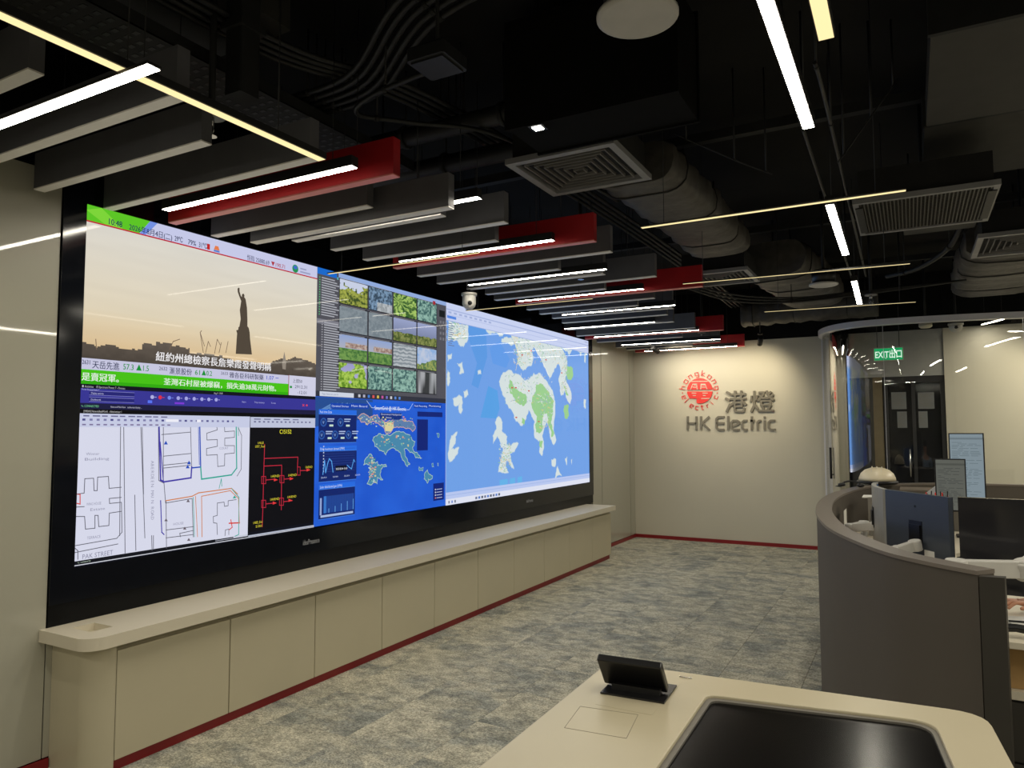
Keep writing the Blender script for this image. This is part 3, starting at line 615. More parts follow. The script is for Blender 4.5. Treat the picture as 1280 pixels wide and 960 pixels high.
island([(412, 340), (430, 312), (470, 305), (500, 300), (530, 300), (560, 285), (600, 290), (640, 315), (665, 345), (650, 380), (670, 410), (705, 445), (670, 442), (630, 400), (600, 390), (605, 425), (635, 480), (620, 495), (585, 440), (560, 400), (520, 385), (490, 425), (460, 400), (425, 375)], mid, pale)
island([(322, 200), (380, 190), (440, 185), (480, 230), (520, 225), (580, 215), (640, 225), (668, 260), (650, 285), (600, 262), (560, 258), (535, 262), (520, 290), (485, 285), (470, 250), (430, 235), (380, 245), (340, 225)], lin((96, 130, 176)), lin((210, 170, 160)))
c.poly(S([(480, 232), (535, 228), (538, 262), (520, 286), (487, 282)]), lin((224, 214, 160)), 3.2)
island([(395, 420), (408, 430), (412, 470), (440, 465), (440, 490), (490, 482), (495, 495), (462, 510), (455, 545), (472, 575), (440, 560), (438, 598), (420, 580), (405, 605), (378, 598), (395, 565), (400, 490), (358, 485), (375, 440)], mid, pale)
island([(740, 515), (770, 550), (765, 570), (745, 570), (740, 595), (720, 570), (722, 540)], mid, pale); island([(690, 495), (715, 500), (712, 522), (690, 518)], mid, pale, w_=.004)
island([(765, 480), (775, 475), (778, 498), (768, 498)], mid, pale, w_=.003); island([(800, 475), (806, 475), (806, 492), (801, 490)], mid, pale, w_=.003); island([(795, 295), (812, 300), (808, 322), (800, 315)], mid, pale, w_=.003)
r_ = random.Random(3)
for k in range(150):
    x, y = r_.choice([(r_.uniform(430, 640), r_.uniform(310, 380)), (r_.uniform(340, 660), r_.uniform(195, 255)), (r_.uniform(385, 430), r_.uniform(440, 595))]); q = S([(x, y)])[0]
    s = r_.uniform(.004, .011); c.rect(q[0]-s, q[0]+s, q[1]-s*.6, q[1]+s*.6, lin(r_.choice([(130, 190, 170), (210, 200, 150), (220, 150, 140), (60, 120, 150), (190, 216, 210)])), 3.6)
c.rect(YM2-.006, YM2, Z0+.008, Z1, lin((196, 204, 230)), 4)
c.build('grid_dashboard', 'deep blue dashboard with charts and island map, lower middle of the wall')

# ---- light blue territory map (right half)
c = Canvas()
c.rect(YM2, Y1, Z0+.006, Z1, lin((116, 166, 238)), 1)
S = crop(540, 370, 3.5548)
def zr_(t): return t
c.poly(S([(160, 125), (240, 150), (245, 270), (205, 410), (175, 395), (200, 300), (165, 200)]), lin((98, 160, 234)), 1.6); c.poly(S([(250, 400), (290, 420), (300, 500), (285, 545), (215, 540)]), lin((92, 166, 236)), 1.6)
c.poly(S([(255, 230), (300, 200), (345, 280), (330, 320), (270, 300)]), lin((104, 162, 240)), 1.6)
LAND = lin((220, 232, 232)); GREEN = lin((158, 212, 148)); COAST = lin((190, 212, 230))
def land(pts, col=LAND, L=2): P = rough(S(pts), .16); c.poly(P, col, L); c.line(P+[P[0]], .007, COAST, L+.2)
land([(72, 100), (160, 125), (162, 170), (155, 205), (140, 226), (118, 215), (108, 196), (72, 200)])
land([(240, 135), (300, 152), (320, 165), (310, 178), (290, 165), (262, 168), (240, 152)])
land([(350, 160), (420, 180), (500, 198), (560, 214), (600, 226), (640, 235), (690, 248), (690, 260), (655, 250), (610, 262), (600, 245), (572, 232), (598, 275), (600, 330), (592, 372), (615, 420), (620, 455), (612, 480), (596, 452), (588, 420), (584, 440), (572, 440), (568, 400), (562, 372), (572, 335), (560, 300), (545, 320), (532, 352), (522, 370), (512, 345), (495, 310), (470, 260), (452, 228), (442, 240), (448, 290), (440, 312), (404, 332), (380, 300), (386, 270), (374, 232), (360, 200), (352, 176)])
land([(310, 190), (345, 186), (368, 206), (352, 222), (330, 208), (308, 204)])
land([(335, 332), (372, 345), (398, 362), (430, 372), (452, 342), (480, 342), (505, 372), (520, 400), (540, 440), (548, 480), (545, 540), (540, 590), (552, 640), (540, 662), (525, 630), (520, 590), (508, 560), (498, 590), (490, 620), (496, 680), (490, 710), (476, 690), (480, 645), (458, 632), (452, 590), (456, 560), (442, 535), (428, 505), (416, 550), (400, 578), (382, 560), (366, 545), (358, 515), (342, 500), (328, 478), (326, 452), (308, 420), (298, 382), (310, 350)])
for g in ([(345, 372), (362, 400), (395, 425), (418, 440), (422, 470), (402, 490), (382, 478), (366, 452), (346, 432), (340, 400)], [(462, 395), (485, 388), (505, 410), (522, 440), (542, 468), (538, 512), (528, 560), (544, 610), (530, 628), (518, 580), (512, 520), (498, 522), (490, 560), (488, 600), (462, 605), (458, 570), (466, 535), (448, 508), (440, 480), (450, 440)], [(400, 540), (412, 548), (408, 578), (398, 566)],
          [(602, 308), (626, 320), (626, 360), (604, 372), (594, 340)], [(586, 488), (606, 482), (608, 530), (590, 545), (584, 515)], [(478, 640), (492, 645), (488, 676), (478, 670)], [(582, 395), (592, 400), (606, 440), (596, 440)]):
    c.poly(rough(S(g), .2), GREEN, 3)
land([(298, 535), (312, 560), (310, 600), (334, 625), (332, 660), (384, 655), (366, 692), (345, 700), (352, 735), (364, 768), (346, 745), (330, 722), (326, 760), (340, 785), (294, 782), (300, 750), (310, 700), (316, 680), (304, 652), (290, 622), (272, 655), (270, 620), (286, 590), (280, 560)])
for p in ([(112, 300), (134, 294), (141, 340), (122, 346), (126, 320)], [(203, 334), (214, 328), (218, 346), (204, 348)], [(92, 456), (120, 440), (134, 450), (136, 505), (128, 524), (118, 505), (122, 478), (98, 486)], [(140, 425), (156, 416), (160, 440), (144, 452)],
          [(85, 622), (112, 604), (104, 652), (86, 680), (120, 674), (112, 704), (78, 738), (70, 700), (78, 655)], [(530, 728), (550, 724), (546, 760), (532, 752)], [(558, 755), (576, 800), (545, 812), (550, 785)], [(591, 722), (600, 714), (598, 752)], [(618, 728), (622, 725), (620, 748)],
          [(70, 262), (88, 256), (84, 280), (70, 290)], [(70, 330), (78, 340), (74, 398), (70, 400)], [(655, 235), (668, 240), (660, 268)], [(600, 236), (612, 240), (606, 258)], [(676, 262), (682, 262), (682, 296), (676, 290)], [(676, 458), (684, 460), (682, 500), (674, 494)]): land(p)
for a, b, w2, h2 in ((300, 812, 36, 24), (345, 806, 24, 26), (380, 800, 20, 26)): c.poly(S([(a, b+6), (a+w2, b), (a+w2, b+h2), (a, b+h2+6)]), lin((104, 184, 240)), 2)
r_ = random.Random(9)
for k in range(900):
    x, y = r_.choice([(r_.uniform(365, 435), r_.uniform(180, 310)), (r_.uniform(440, 595), r_.uniform(215, 300)), (r_.uniform(320, 530), r_.uniform(350, 480)), (r_.uniform(80, 150), r_.uniform(115, 195)), (r_.uniform(300, 350), r_.uniform(660, 780)), (r_.uniform(480, 540), r_.uniform(440, 600)), (r_.uniform(575, 600), r_.uniform(260, 430))])
    q = S([(x, y)])[0]; an = r_.uniform(0, PI); l = r_.uniform(.01, .05); col = r_.choice([(150, 186, 196), (236, 240, 240), (232, 206, 150), (150, 204, 150), (176, 190, 206)])
    c.line([q, (q[0]+l*math.cos(an), q[1]+l*.6*math.sin(an))], .0065, lin(col), 3.4)
for x, y in ((400, 262), (356, 408), (372, 408), (430, 422), (474, 558), (506, 284), (576, 342), (374, 540), (440, 244)): q = S([(x, y)])[0]; c.rect(q[0]-.02, q[0]+.02, q[1]-.006, q[1]+.008, lin((206, 92, 84)), 4)
c.line(S([(352, 172), (378, 230), (386, 262), (372, 330)]), .006, lin((236, 226, 180)), 3.6); c.line(S([(456, 230), (490, 290), (520, 358)]), .008, lin((250, 250, 250)), 3.6)
# window chrome top and bottom
c.rect(YM2, Y1, 2.60, Z1, lin((208, 218, 250)), 5); c.rect(YM2, Y1, 2.70, 2.712, lin((176, 190, 232)), 6); c.rect(YM2, Y1, 2.655, 2.66, lin((184, 196, 236)), 6); c.rect(YM2, Y1, 2.60, 2.606, lin((160, 178, 228)), 6)
c.rect(YM2+.01, YM2+.16, 2.625, 2.65, lin((90, 140, 230)), 7)
for k in range(9): c.rect(YM2+.03+.09*k, YM2+.08+.09*k, 2.672, 2.690, lin((170, 184, 226)), 7)
for k in range(26):
    c.rect(YM2+.03, YM2+.09+.02*((k*5) % 3), 2.575-.02*k, 2.582-.02*k, lin((110, 124, 160)), 6) if k < 11 else None
c.rect(YM2, Y1, .985, 1.045, lin((190, 206, 248)), 5); c.rect(YM2, Y1, Z0+.006, .985, lin((230, 234, 250)), 5); c.rect(YM2, Y1, 1.015, 1.02, lin((160, 184, 236)), 6)
for k in range(12): c.rect(YM2+(.04+.05*k if k < 3 else .50+.055*(k-3)), YM2+(.06+.05*k if k < 3 else .535+.055*(k-3)), .945, .968, lin(((110, 120, 150), (90, 130, 210), (80, 90, 110))[k % 3]), 6)
for k in range(3): c.rect(Y1-.12+.035*k, Y1-.10+.035*k, 2.735, 2.748, lin((150, 160, 200)), 6)
c.build('territory_map', 'light blue sea chart with green and white islands, right half of the wall')
# maker's lettering on the lower bezel
M_letter = mat('silver_lettering', rgb(150, 152, 158), .4)
for yc in (3.69, 6.97):
    v, f = text_poly('ideaPresence', .05, .008, 'LEFT'); mb = MB(); mb.add([(-3.6592, yc+a*.60, .822+b) for a, b, _ in v], f)
    o = mb.build('bezel_lettering', M_letter); o.parent = vw; o.matrix_parent_inverse = Matrix.Translation(-Vector(vw.location))
# ================================================================ CEILING BAFFLES
def rods(t, xs, z0, z1, y=0.0, r=.0025):
    for x in xs:
        o = MB().tube([(x, y, z0), (x, y, z1)], r, 5).build('suspension_cable', M_pipe, t)
BZ = 2.75
def baffle(label, xl, xr, y, zb=BZ, red=None, h=.175, th=.05):
    cx = (xl+xr)/2; L = (xr-xl)/2
    t = thing('ceiling_baffle', label, 'baffle', (cx, y, zb), 'hanging ceiling baffles')
    m1 = M_baffle_red if red else M_baffle
    MB().box(-L, L, -th/2, th/2, .006, h).build('panel', m1, t)
    MB().box(-L, L, -th/2, th/2, 0, .0055).build('uplit_bottom', M_uplit_red if red else M_uplit, t)
    rods(t, (-L*.7, L*.7), h, ZC-zb)
    return t
G = 'dark grey ceiling baffle '
BAF = [(-3.6, -2.42, .64, G+'nearest the camera, high at the upper left corner'), (-3.6, -2.42, .95, G+'second nearest the camera, at the left edge'), (-3.6, -2.42, 1.24, G+'with its end above the white strip at far left'), (-3.62, -2.16, 1.58, G+'just beyond the near white strip lamp, over the left glass wall'),
       (-3.62, -2.43, 1.89, G+'whose left end meets the black corner of the video wall'), (-3.62, -2.18, 2.23, G+'directly in front of the first white strip and red baffle'),
       (-3.56, -2.0, 2.56, 'nearest red ceiling baffle, above the news picture', 1), (-3.58, -2.40, 2.855, G+'just behind the nearest red baffle, shorter than its neighbour'), (-3.35, -1.96, 2.945, G+'hanging lowest, with a short white strip lamp showing past its end', 0, 2.70),
       (-3.25, -2.16, 3.17, G+'short one right behind the lowest-hanging baffle'), (-3.20, -1.93, 3.45, G+'long one midway between the first and second red baffles'), (-3.20, -2.17, 3.76, G+'short one just in front of the second red baffle'),
       (-3.18, -1.65, 4.06, 'second red ceiling baffle from the camera, above the camera views', 1), (-3.19, -1.66, 4.36, G+'long one right behind the second red baffle'), (-3.22, -2.17, 4.66, G+'short one above the white dome camera'), (-3.14, -1.95, 4.97, G+'right behind the strip lamp with the sprinkler'),
       (-3.12, -1.64, 5.23, G+'long one two places before the third red baffle'), (-3.19, -2.15, 5.50, G+'short one just in front of the third red baffle'), (-3.13, -1.43, 5.79, 'third red ceiling baffle from the camera, touching the middle air diffuser in view', 1),
       (-3.18, -1.93, 6.10, G+'first one behind the third red baffle'), (-3.19, -2.18, 6.39, G+'second one behind the third red baffle'), (-3.20, -1.94, 6.70, G+'third one behind the third red baffle, beside a strip lamp'),
       (-3.25, -2.10, 7.05, G+'fourth one behind the third red baffle'), (-3.42, -2.18, 7.55, G+'with a broad blue-grey face before the fourth red baffle'), (-3.55, -2.10, 8.12, G+'directly in front of the fourth red baffle'),
       (-3.58, -1.86, 8.46, 'fourth red ceiling baffle from the camera, past the end of the screen', 1), (-3.58, -2.45, 8.85, G+'first one behind the fourth red baffle'), (-3.58, -2.15, 9.55, G+'long one near the back wall with a sprinkler'),
       (-3.55, -2.6, 9.90, G+'short one just before the last red baffle'), (-3.55, -1.98, 10.28, 'last small red ceiling baffle, by the back wall above the red emblem', 1)]
for b in BAF:
    baffle(b[3], b[0], b[1], b[2], red=len(b) > 4 and b[4] == 1, zb=b[5] if len(b) > 5 else BZ)

# ================================================================ LINEAR LAMPS (emit only from the downward face)
def lamp(label, a, b, z, wd=.045, m=None, group='white linear lamps', h=.05, cat='lamp'):
    a = Vector((a[0], a[1], 0)); b = Vector((b[0], b[1], 0)); d = (b-a); L = d.length/2; c = (a+b)/2
    t = thing('linear_lamp', label, cat, (c.x, c.y, z), group); t.rotation_euler = (0, 0, math.atan2(d.y, d.x))
    MB().box(-L, L, -wd/2, wd/2, .004, h).build('housing', M_house, t)
    q = MB(); q.add([(-L+.002, -wd/2+.003, .002), (-L+.002, wd/2-.003, .002), (L-.002, wd/2-.003, .002), (L-.002, -wd/2+.003, .002)], [(0, 1, 2, 3)])
    me = bpy.data.meshes.new('diffuser'); me.from_pydata(q.v, [], q.f); me.materials.append(m or M_white); me.update()
    o = bpy.data.objects.new('diffuser', me); COL.objects.link(o); o.parent = t
    rods(t, (-L*.8, L*.8), h, ZC-z, r=.002)
    return t
W = 'white strip lamp '
lamp(W+'nearest the camera at the upper left, crossed by the warm strip', (-3.15, 1.278), (-1.885, 1.284), 2.65, h=.014)
lamp(W+'in front of the nearest red baffle', (-3.376, 2.386), (-2.094, 2.386), BZ)
lamp(W+'mostly hidden, only its end showing past the lowest baffle', (-3.0, 3.04), (-1.854, 3.04), BZ+.01)
lamp(W+'in front of the second red baffle', (-3.027, 3.92), (-1.866, 3.92), BZ)
lamp(W+'by the sprinkler between second and third red baffles', (-3.042, 4.825), (-1.877, 4.825), BZ, wd=.034)
lamp(W+'in front of the third red baffle', (-3.039, 5.655), (-1.881, 5.655), BZ, wd=.034)
lamp(W+'midway between third and fourth red baffles', (-3.02, 6.545), (-1.875, 6.545), BZ, wd=.034)
lamp(W+'under the broad blue-grey baffle face', (-3.422, 7.47), (-2.36, 7.47), BZ, wd=.03)
lamp(W+'in front of the fourth red baffle', (-3.413, 8.33), (-2.11, 8.33), BZ, wd=.034)
lamp(W+'just before the last sprinkler near the back wall', (-3.408, 9.30), (-2.088, 9.30), BZ, wd=.034)
lamp(W+'tight against the last red baffle by the back wall', (-3.383, 10.20), (-2.06, 10.20), BZ, wd=.03)
GY = 'white linear lamps in the middle row'
lamp(W+'of the middle row, nearest and largest, above the touch table', (-.305, 1.62), (-.305, 2.92), BZ, group=GY)
lamp(W+'of the middle row, second, right below the crossing warm strip', (-.328, 3.99), (-.340, 5.205), BZ, group=GY)
lamp(W+'of the middle row, third and farthest', (-.350, 6.17), (-.375, 7.33), BZ, group=GY)
lamp(W+'beyond the curved glass at the far right', (.98, 9.95), (.80, 10.35), 2.86, group='white lamp beyond the glass')
for i, (a, b) in enumerate((((1.5, 1.0), (1.5, 2.3)), ((1.5, 3.6), (1.5, 4.9)), ((2.9, 2.0), (2.9, 3.3)), ((1.9, 7.0), (1.9, 8.2)), ((1.5, 9.85), (2.7, 9.85)), ((1.4, 8.75), (2.6, 8.75)), ((-2.7, -.6), (-1.5, -.6)), ((.2, -1.6), (1.4, -1.6)), ((-2.7, -2.0), (-1.5, -2.0)))):  # unseen fill lamps added to brighten the room and the far right wall
    lamp('added unseen white strip lamp, '+('over the right aisle near the camera', 'over the right aisle farther along', 'by the right wall', 'over the back of the operator area', 'beyond the curved glass along the right wall', 'on the near side of the curved glass', 'behind the camera by the screen side', 'behind the camera over the gallery', 'farthest behind the camera')[i], a, b, BZ, wd=.085, m=M_white_fill, group='added white lamps outside the view')
GW = 'warm strips standing in for lamp reflections'  # strips hung where glass mirrors warm lamps, not fixtures of the room
lamp('warm yellow strip imitating a lamp reflection, running away from the camera at upper left', (-2.03, -.2), (-2.01, 2.10), 2.668, wd=.044, m=M_warm_refl, group=GW, h=.03)
lamp('warm yellow strip imitating a lamp reflection, stub at the top edge beside the large white one', (-.165, .3), (-.165, 2.07), 2.65, wd=.044, m=M_warm_refl, group=GW, h=.03)
lamp('thin warm strip imitating a lamp reflection, crossing in front of the second red baffle', (-3.40, 3.62), (-2.21, 3.62), 2.65, wd=.022, m=M_warm_refl, group=GW, h=.010)
lamp('thin warm strip imitating a lamp reflection, crossing the middle row, nearest of three', (-1.199, 3.585), (.017, 3.585), 2.65, wd=.032, m=M_warm_refl, group=GW, h=.010)
lamp('thin warm strip imitating a lamp reflection, crossing the middle row, second of three', (-1.41, 5.13), (.031, 5.21), 2.65, wd=.022, m=M_warm_refl, group=GW, h=.010)
lamp('thin warm strip imitating a lamp reflection, crossing the middle row, farthest of three', (-1.115, 6.72), (.071, 6.82), 2.65, wd=.022, m=M_warm_refl, group=GW, h=.010)
lamp('thin warm strip imitating a lamp reflection, in front of the third red baffle', (-3.40, 5.35), (-2.2, 5.35), 2.65, wd=.022, m=M_warm_refl, group=GW, h=.010)

# ================================================================ SPOTLIGHTS ON THE EMBLEM
def spot(label, base, target, L=.13, power=1.0):
    base = Vector(base); t = thing('track_spotlight', label, 'spotlight', base, 'black spotlights aimed at the emblem')
    piv = Vector((0, 0, -.10)); d = (Vector(target)-base-piv).normalized()
    MB().lathe([(.03, -.02), (.03, 0)], (0, 0, 0), 12).tube([(0, 0, -.02), (0, 0, -.10)], .006, 6).tube([(0, 0, 0), (0, 0, ZC-base.z)], .008, 6).build('mount', M_house, t)
    o = MB().lathe([(.028, -L*.5), (.034, -L*.45), (.034, L*.5), (.030, L*.5), (.028, L*.42)], piv, 16, d).build('head', M_house, t)
    MB().lathe([(.001, 0), (.024, .001)], piv+d*(L*.43), 12, d).build('lens', emit_mat('spot_lens', (1, .9, .7), 6), t)
    ld = bpy.data.lights.new('spot_bulb', 'SPOT'); ld.energy = SPOT_W*power; ld.color = (1, .86, .60); ld.spot_size = math.radians(98); ld.spot_blend = .9; ld.shadow_soft_size = .03
    lo = bpy.data.objects.new('spot_bulb', ld); COL.objects.link(lo); lo.parent = t; lo.location = piv+d*(L*.6)
    lo.rotation_mode = 'QUATERNION'; lo.rotation_quaternion = d.to_track_quat('-Z', 'Y')
spot('small black spotlight at the left above the red emblem', (-2.98, 9.42, 2.78), (-2.5, YB, 2.15))
spot('small black spotlight at the right above the grey characters', (-1.66, 9.65, 2.84), (-1.95, YB, 2.1))

spot('added black spotlight washing the cream wall beyond the curved glass', (1.42, 9.75, 2.80), (.95, YB, 1.95), power=.33)  # unseen wall washers, added to brighten the cream wall
spot('second added black spotlight beyond the curved glass, farther right', (2.2, 9.85, 2.80), (1.7, YB, 1.9), power=.33)
# ================================================================ AIR DIFFUSERS, GRILLES, DETECTORS
def diffuser(label, x0, x1, y0, y1, z, n=6):
    cx, cy, hx, hy = (x0+x1)/2, (y0+y1)/2, (x1-x0)/2, (y1-y0)/2
    t = thing('air_diffuser', label, 'vent', (cx, cy, z), 'square ceiling air diffusers')
    MB().box(-hx+.03, hx-.03, -hy+.03, hy-.03, .03, .20).build('plenum_box', M_grilled, t)
    b = .04
    f = MB().box(-hx, hx, -hy, -hy+b, 0, .03).box(-hx, hx, hy-b, hy, 0, .03).box(-hx, -hx+b, -hy+b, hy-b, 0, .03).box(hx-b, hx, -hy+b, hy-b, 0, .03)
    f.build('frame', M_grille, t)
    for k in range(n):
        a = 1-(b+.035+.04*k)/hx; 
        if a <= .05: break
        X, Y = hx*a, hy*a; v = MB().box(-X, X, -Y, -Y+.005, .004, .02).box(-X, X, Y-.005, Y, .004, .02).box(-X, -X+.005, -Y+.005, Y-.005, .004, .02).box(X-.005, X, -Y+.005, Y-.005, .004, .02)
        v.build('louvre_ring', M_grilled if False else mat('louvre_metal', rgb(110, 108, 105), .5), t)
    MB().tube([(0, 0, .2), (0, 0, ZC-z)], .01, 6).build('hanger', M_duct, t)
    return t
diffuser('large square air diffuser near the middle top of the view', -1.835, -1.225, 3.265, 3.86, 3.0)
diffuser('square air diffuser beside the third red baffle', -1.80, -1.19, 6.38, 6.98, 2.98)
diffuser('square air diffuser at the right edge of the view', .47, 1.08, 6.15, 6.88, 2.98)
t = thing('return_air_grille', 'wide perforated return air grille on the right below the ducts', 'vent', (.105, 4.95, 2.9))
MB().box(-.36, .36, -.39, -.36, 0, .03).box(-.36, .36, .36, .39, 0, .03).box(-.36, -.33, -.36, .36, 0, .03).box(.33, .36, -.36, .36, 0, .03).build('frame', M_grille, t)
MB().box(-.33, .33, -.36, .36, .02, .2).build('plenum_box', M_grilled, t)
sl = MB()
for k in range(34): sl.box(-.325+.0195*k, -.318+.0195*k, -.355, .355, .004, .018)
for k in range(30): sl.box(-.325, .325, -.35+.0238*k, -.346+.0238*k, .006, .014)
o = sl.build('egg_crate_mesh', mat('grille_mesh_metal', rgb(62, 60, 57), .5), t); o['kind'] = 'stuff'
for s in (-1, 1): MB().box(-.35 if s < 0 else .31, -.31 if s < 0 else .35, -.30, .30, -.006, 0).build('hinge_bar', M_pipe, t)
MB().tube([(0, 0, .2), (0, 0, ZC-2.9)], .01, 6).build('hanger', M_duct, t)

def downlight(label, x, y, z, r=.115, zt=.12):
    t = thing('ceiling_speaker', label, 'ceiling lamp', (x, y, z), 'round surface ceiling units')
    MB().lathe([(r*.82, .02), (r*.82, zt), (r*.7, zt+.01)], n=28).build('housing', M_plastic, t)
    MB().lathe([(r*.9, 0), (r, .006), (r, .016), (r*.85, .02)], n=32).build('pale_disc', mat('pale_disc_paint', rgb(176, 174, 170), .5), t)
    MB().tube([(0, 0, zt), (0, 0, ZC-z)], .012, 8).build('stem', M_duct, t)
downlight('large round pale disc cut by the top edge of the view', -.695, 2.07, 2.86, .125)
downlight('round pale disc on a short black drum beyond the warm strips', -.60, 6.50, 2.80)
def sprinkler(label, x, y, z):
    t = thing('sprinkler', label, 'sprinkler', (x, y, z), 'fire sprinklers')
    MB().lathe([(.055, .0), (.05, .012), (.02, .016)], n=24).build('escutcheon_plate', M_grille, t)
    MB().tube([(0, 0, 0), (0, 0, -.03)], .012, 8).tube([(.014, 0, -.03), (.016, 0, -.06), (.004, 0, -.078)], .003, 5).tube([(-.014, 0, -.03), (-.016, 0, -.06), (-.004, 0, -.078)], .003, 5).tube([(0, 0, -.03), (0, 0, -.075)], .003, 6).build('nozzle', M_chrome, t)
    MB().lathe([(.024, -.082), (.024, -.078), (.006, -.074)], n=14).build('deflector', M_chrome, t)
    MB().tube([(0, 0, .016), (0, 0, ZC-z)], .014, 8).build('drop_pipe', M_duct, t)
sprinkler('pendent sprinkler with round plate behind the warm strip at upper left', -2.50, 1.965, 2.90)
sprinkler('pendent sprinkler by the strip lamp between second and third red baffles', -2.19, 5.09, 2.84)
sprinkler('pendent sprinkler near the farthest middle-row lamp', -.29, 7.55, 2.86)
sprinkler('pendent sprinkler between baffles near the back wall', -2.35, 9.42, 2.86)
def dome_cam(label, x, y, z, r=.055, h=.09, top=None):
    t = thing('dome_camera', label, 'camera', (x, y, z), 'ceiling cameras')
    M_sh = mat('white_camera_shell', rgb(200, 198, 194), .35)
    MB().lathe([(r*1.15, h-.02), (r*1.15, h), (r*.5, h+.004)], n=24).build('mounting_plate', M_sh, t)
    MB().lathe([(.002, -r*.85), (r*.5, -r*.72), (r*.87, -r*.35), (r, 0), (r, h-.02)], n=24).build('shell', M_sh, t)
    d = (CAM-Vector((x, y, z))); d = Vector((d.x+.9, d.y, d.z)).normalized()
    MB().lathe([(r*.30, 0), (r*.34, .008), (r*.1, .014)], d*r*.82+Vector((0, 0, .01)), 14, d).build('lens', M_plastic, t)
    MB().tube([(0, 0, h), (0, 0, ZC-z)], .012, 8).build('stem', M_duct, t)
dome_cam('white ball camera hanging in front of the video wall top', -3.13, 4.97, 2.63)
t = dome_cam('white half-dome camera under the rail on the right', .50, 9.9, 2.79, .07, .05)
t = thing('smoke_detector', 'white round smoke detector under the ceiling beyond the curved glass', 'detector', (.19, 9.75, 2.82))
MB().lathe([(.05, -.03), (.07, -.015), (.07, .02), (.05, .03)], n=24).build('shell', M_wall, t); MB().tube([(0, 0, .03), (0, 0, ZC-2.82)], .012, 8).build('stem', M_duct, t)
t = thing('small_downlight', 'tiny bright square downlight under the black plenum box', 'ceiling lamp', (-1.455, 2.90, 2.985))
MB().box(-.035, .035, -.035, .035, .0, .03).build('housing', M_house, t); MB().box(-.022, .022, -.022, .022, -.002, .0).build('lens', emit_mat('downlight_lens', (1, .97, .85), 14), t)
MB().tube([(0, 0, .03), (0, 0, ZC-2.985)], .004, 6).build('cable', M_pipe, t)
t = thing('junction_box', 'small flat junction box hanging among conduits at top centre', 'box', (-1.62, 2.33, 3.06))
MB().cbox(-.09, .09, -.09, .09, 0, .06, .01).build('body', M_pipe, t); MB().box(-.075, .075, -.075, .075, -.008, 0).build('lid', M_pipe, t); MB().tube([(0, 0, .06), (0, 0, ZC-3.06)], .008, 6).build('hanger', M_duct, t)

# ================================================================ DUCTS, PIPES AND TRAYS (open black ceiling)
def hang(mb, pts, z0, r=.006):
    for x, y in pts: mb.tube([(x, y, z0), (x, y, ZC)], r, 6)
t = thing('plenum_duct', 'large black rectangular duct box above the main air diffuser', 'duct', (-1.2, 3.04, 3.0))
M_blk = mat('matt_black_duct', rgb(13, 13, 13), .9, vary=.1, spec=.1)
MB().cbox(-.40, .40, -.18, .18, .0, .50, .02).build('box', M_blk, t)
for yy in (-.17, .17): MB().box(-.41, .41, yy-.008, yy+.008, -.01, .51).build('flange', M_blk, t)
for sx in (-.3, .3): MB().tube([(sx, 0, .5), (sx, 0, ZC-3.0)], .006, 6).build('hanger_rod', M_pipe, t)
def lumpy_duct(label, pts, hw, hh, seed, n=14):
    t = thing('insulated_duct', label, 'duct', pts[0]); rr = random.Random(seed); P = catmull(pts, n); vs = []; m = 20; mb = MB()
    for i, p in enumerate(P):
        k = 1+.05*math.sin(i*1.9)+rr.uniform(-.03, .03); d = (P[min(i+1, len(P)-1)]-P[max(i-1, 0)]).normalized(); s = Vector((d.y, -d.x, 0)).normalized()
        for j in range(m):
            a = 2*PI*j/m; cx, cz = math.cos(a), math.sin(a); cx = math.copysign(abs(cx)**.55, cx); cz = math.copysign(abs(cz)**.55, cz)
            kk = k*(1+.03*rr.uniform(-1, 1)); vs.append(p-P[0]+s*cx*hw*kk+Vector((0, 0, cz*hh*kk)))
    n_ = len(P)
    mb.add(vs, [(i*m+j, i*m+(j+1) % m, (i+1)*m+(j+1) % m, (i+1)*m+j) for i in range(n_-1) for j in range(m)], True)
    mb.add([vs[j] for j in range(m)], [tuple(range(m))]); mb.add([vs[-m+j] for j in range(m)], [tuple(range(m))])
    mb.build('insulation_wrap', M_foil, t)
    for i in range(4, n_-2, 9):
        MB().tube([vs[i*m+j]*1.0+Vector((0, 0, -.004 if math.sin(2*PI*j/m) < 0 else .004)) for j in list(range(m))+[0]], .006, 4, cap=False).build('strap', M_house, t)
    for i in (3, n_//2, n_-4):
        q = P[i]-P[0]; MB().tube([q, (q.x, q.y, ZC-P[0].z)], .008, 6).build('hanger_rod', M_pipe, t)
lumpy_duct('dusty wrapped duct running back from under the main diffuser', [(-1.36, 3.95, 3.14), (-1.33, 4.9, 3.14), (-1.33, 5.95, 3.14)], .24, .12, 1)
lumpy_duct('dusty wrapped duct behind the second diffuser toward the back wall', [(-1.12, 7.05, 3.2), (-1.0, 8.0, 3.2), (-.95, 9.1, 3.2)], .32, .16, 2)
lumpy_duct('dark wrapped duct at the upper right behind the right diffuser', [(.80, 6.95, 3.14), (.78, 7.9, 3.14), (.8, 9.0, 3.14)], .36, .15, 3)
lumpy_duct('short wrapped cross duct just before the back wall', [(-1.9, 9.75, 3.10), (-1.2, 9.8, 3.12), (-.3, 9.8, 3.12)], .2, .14, 4)
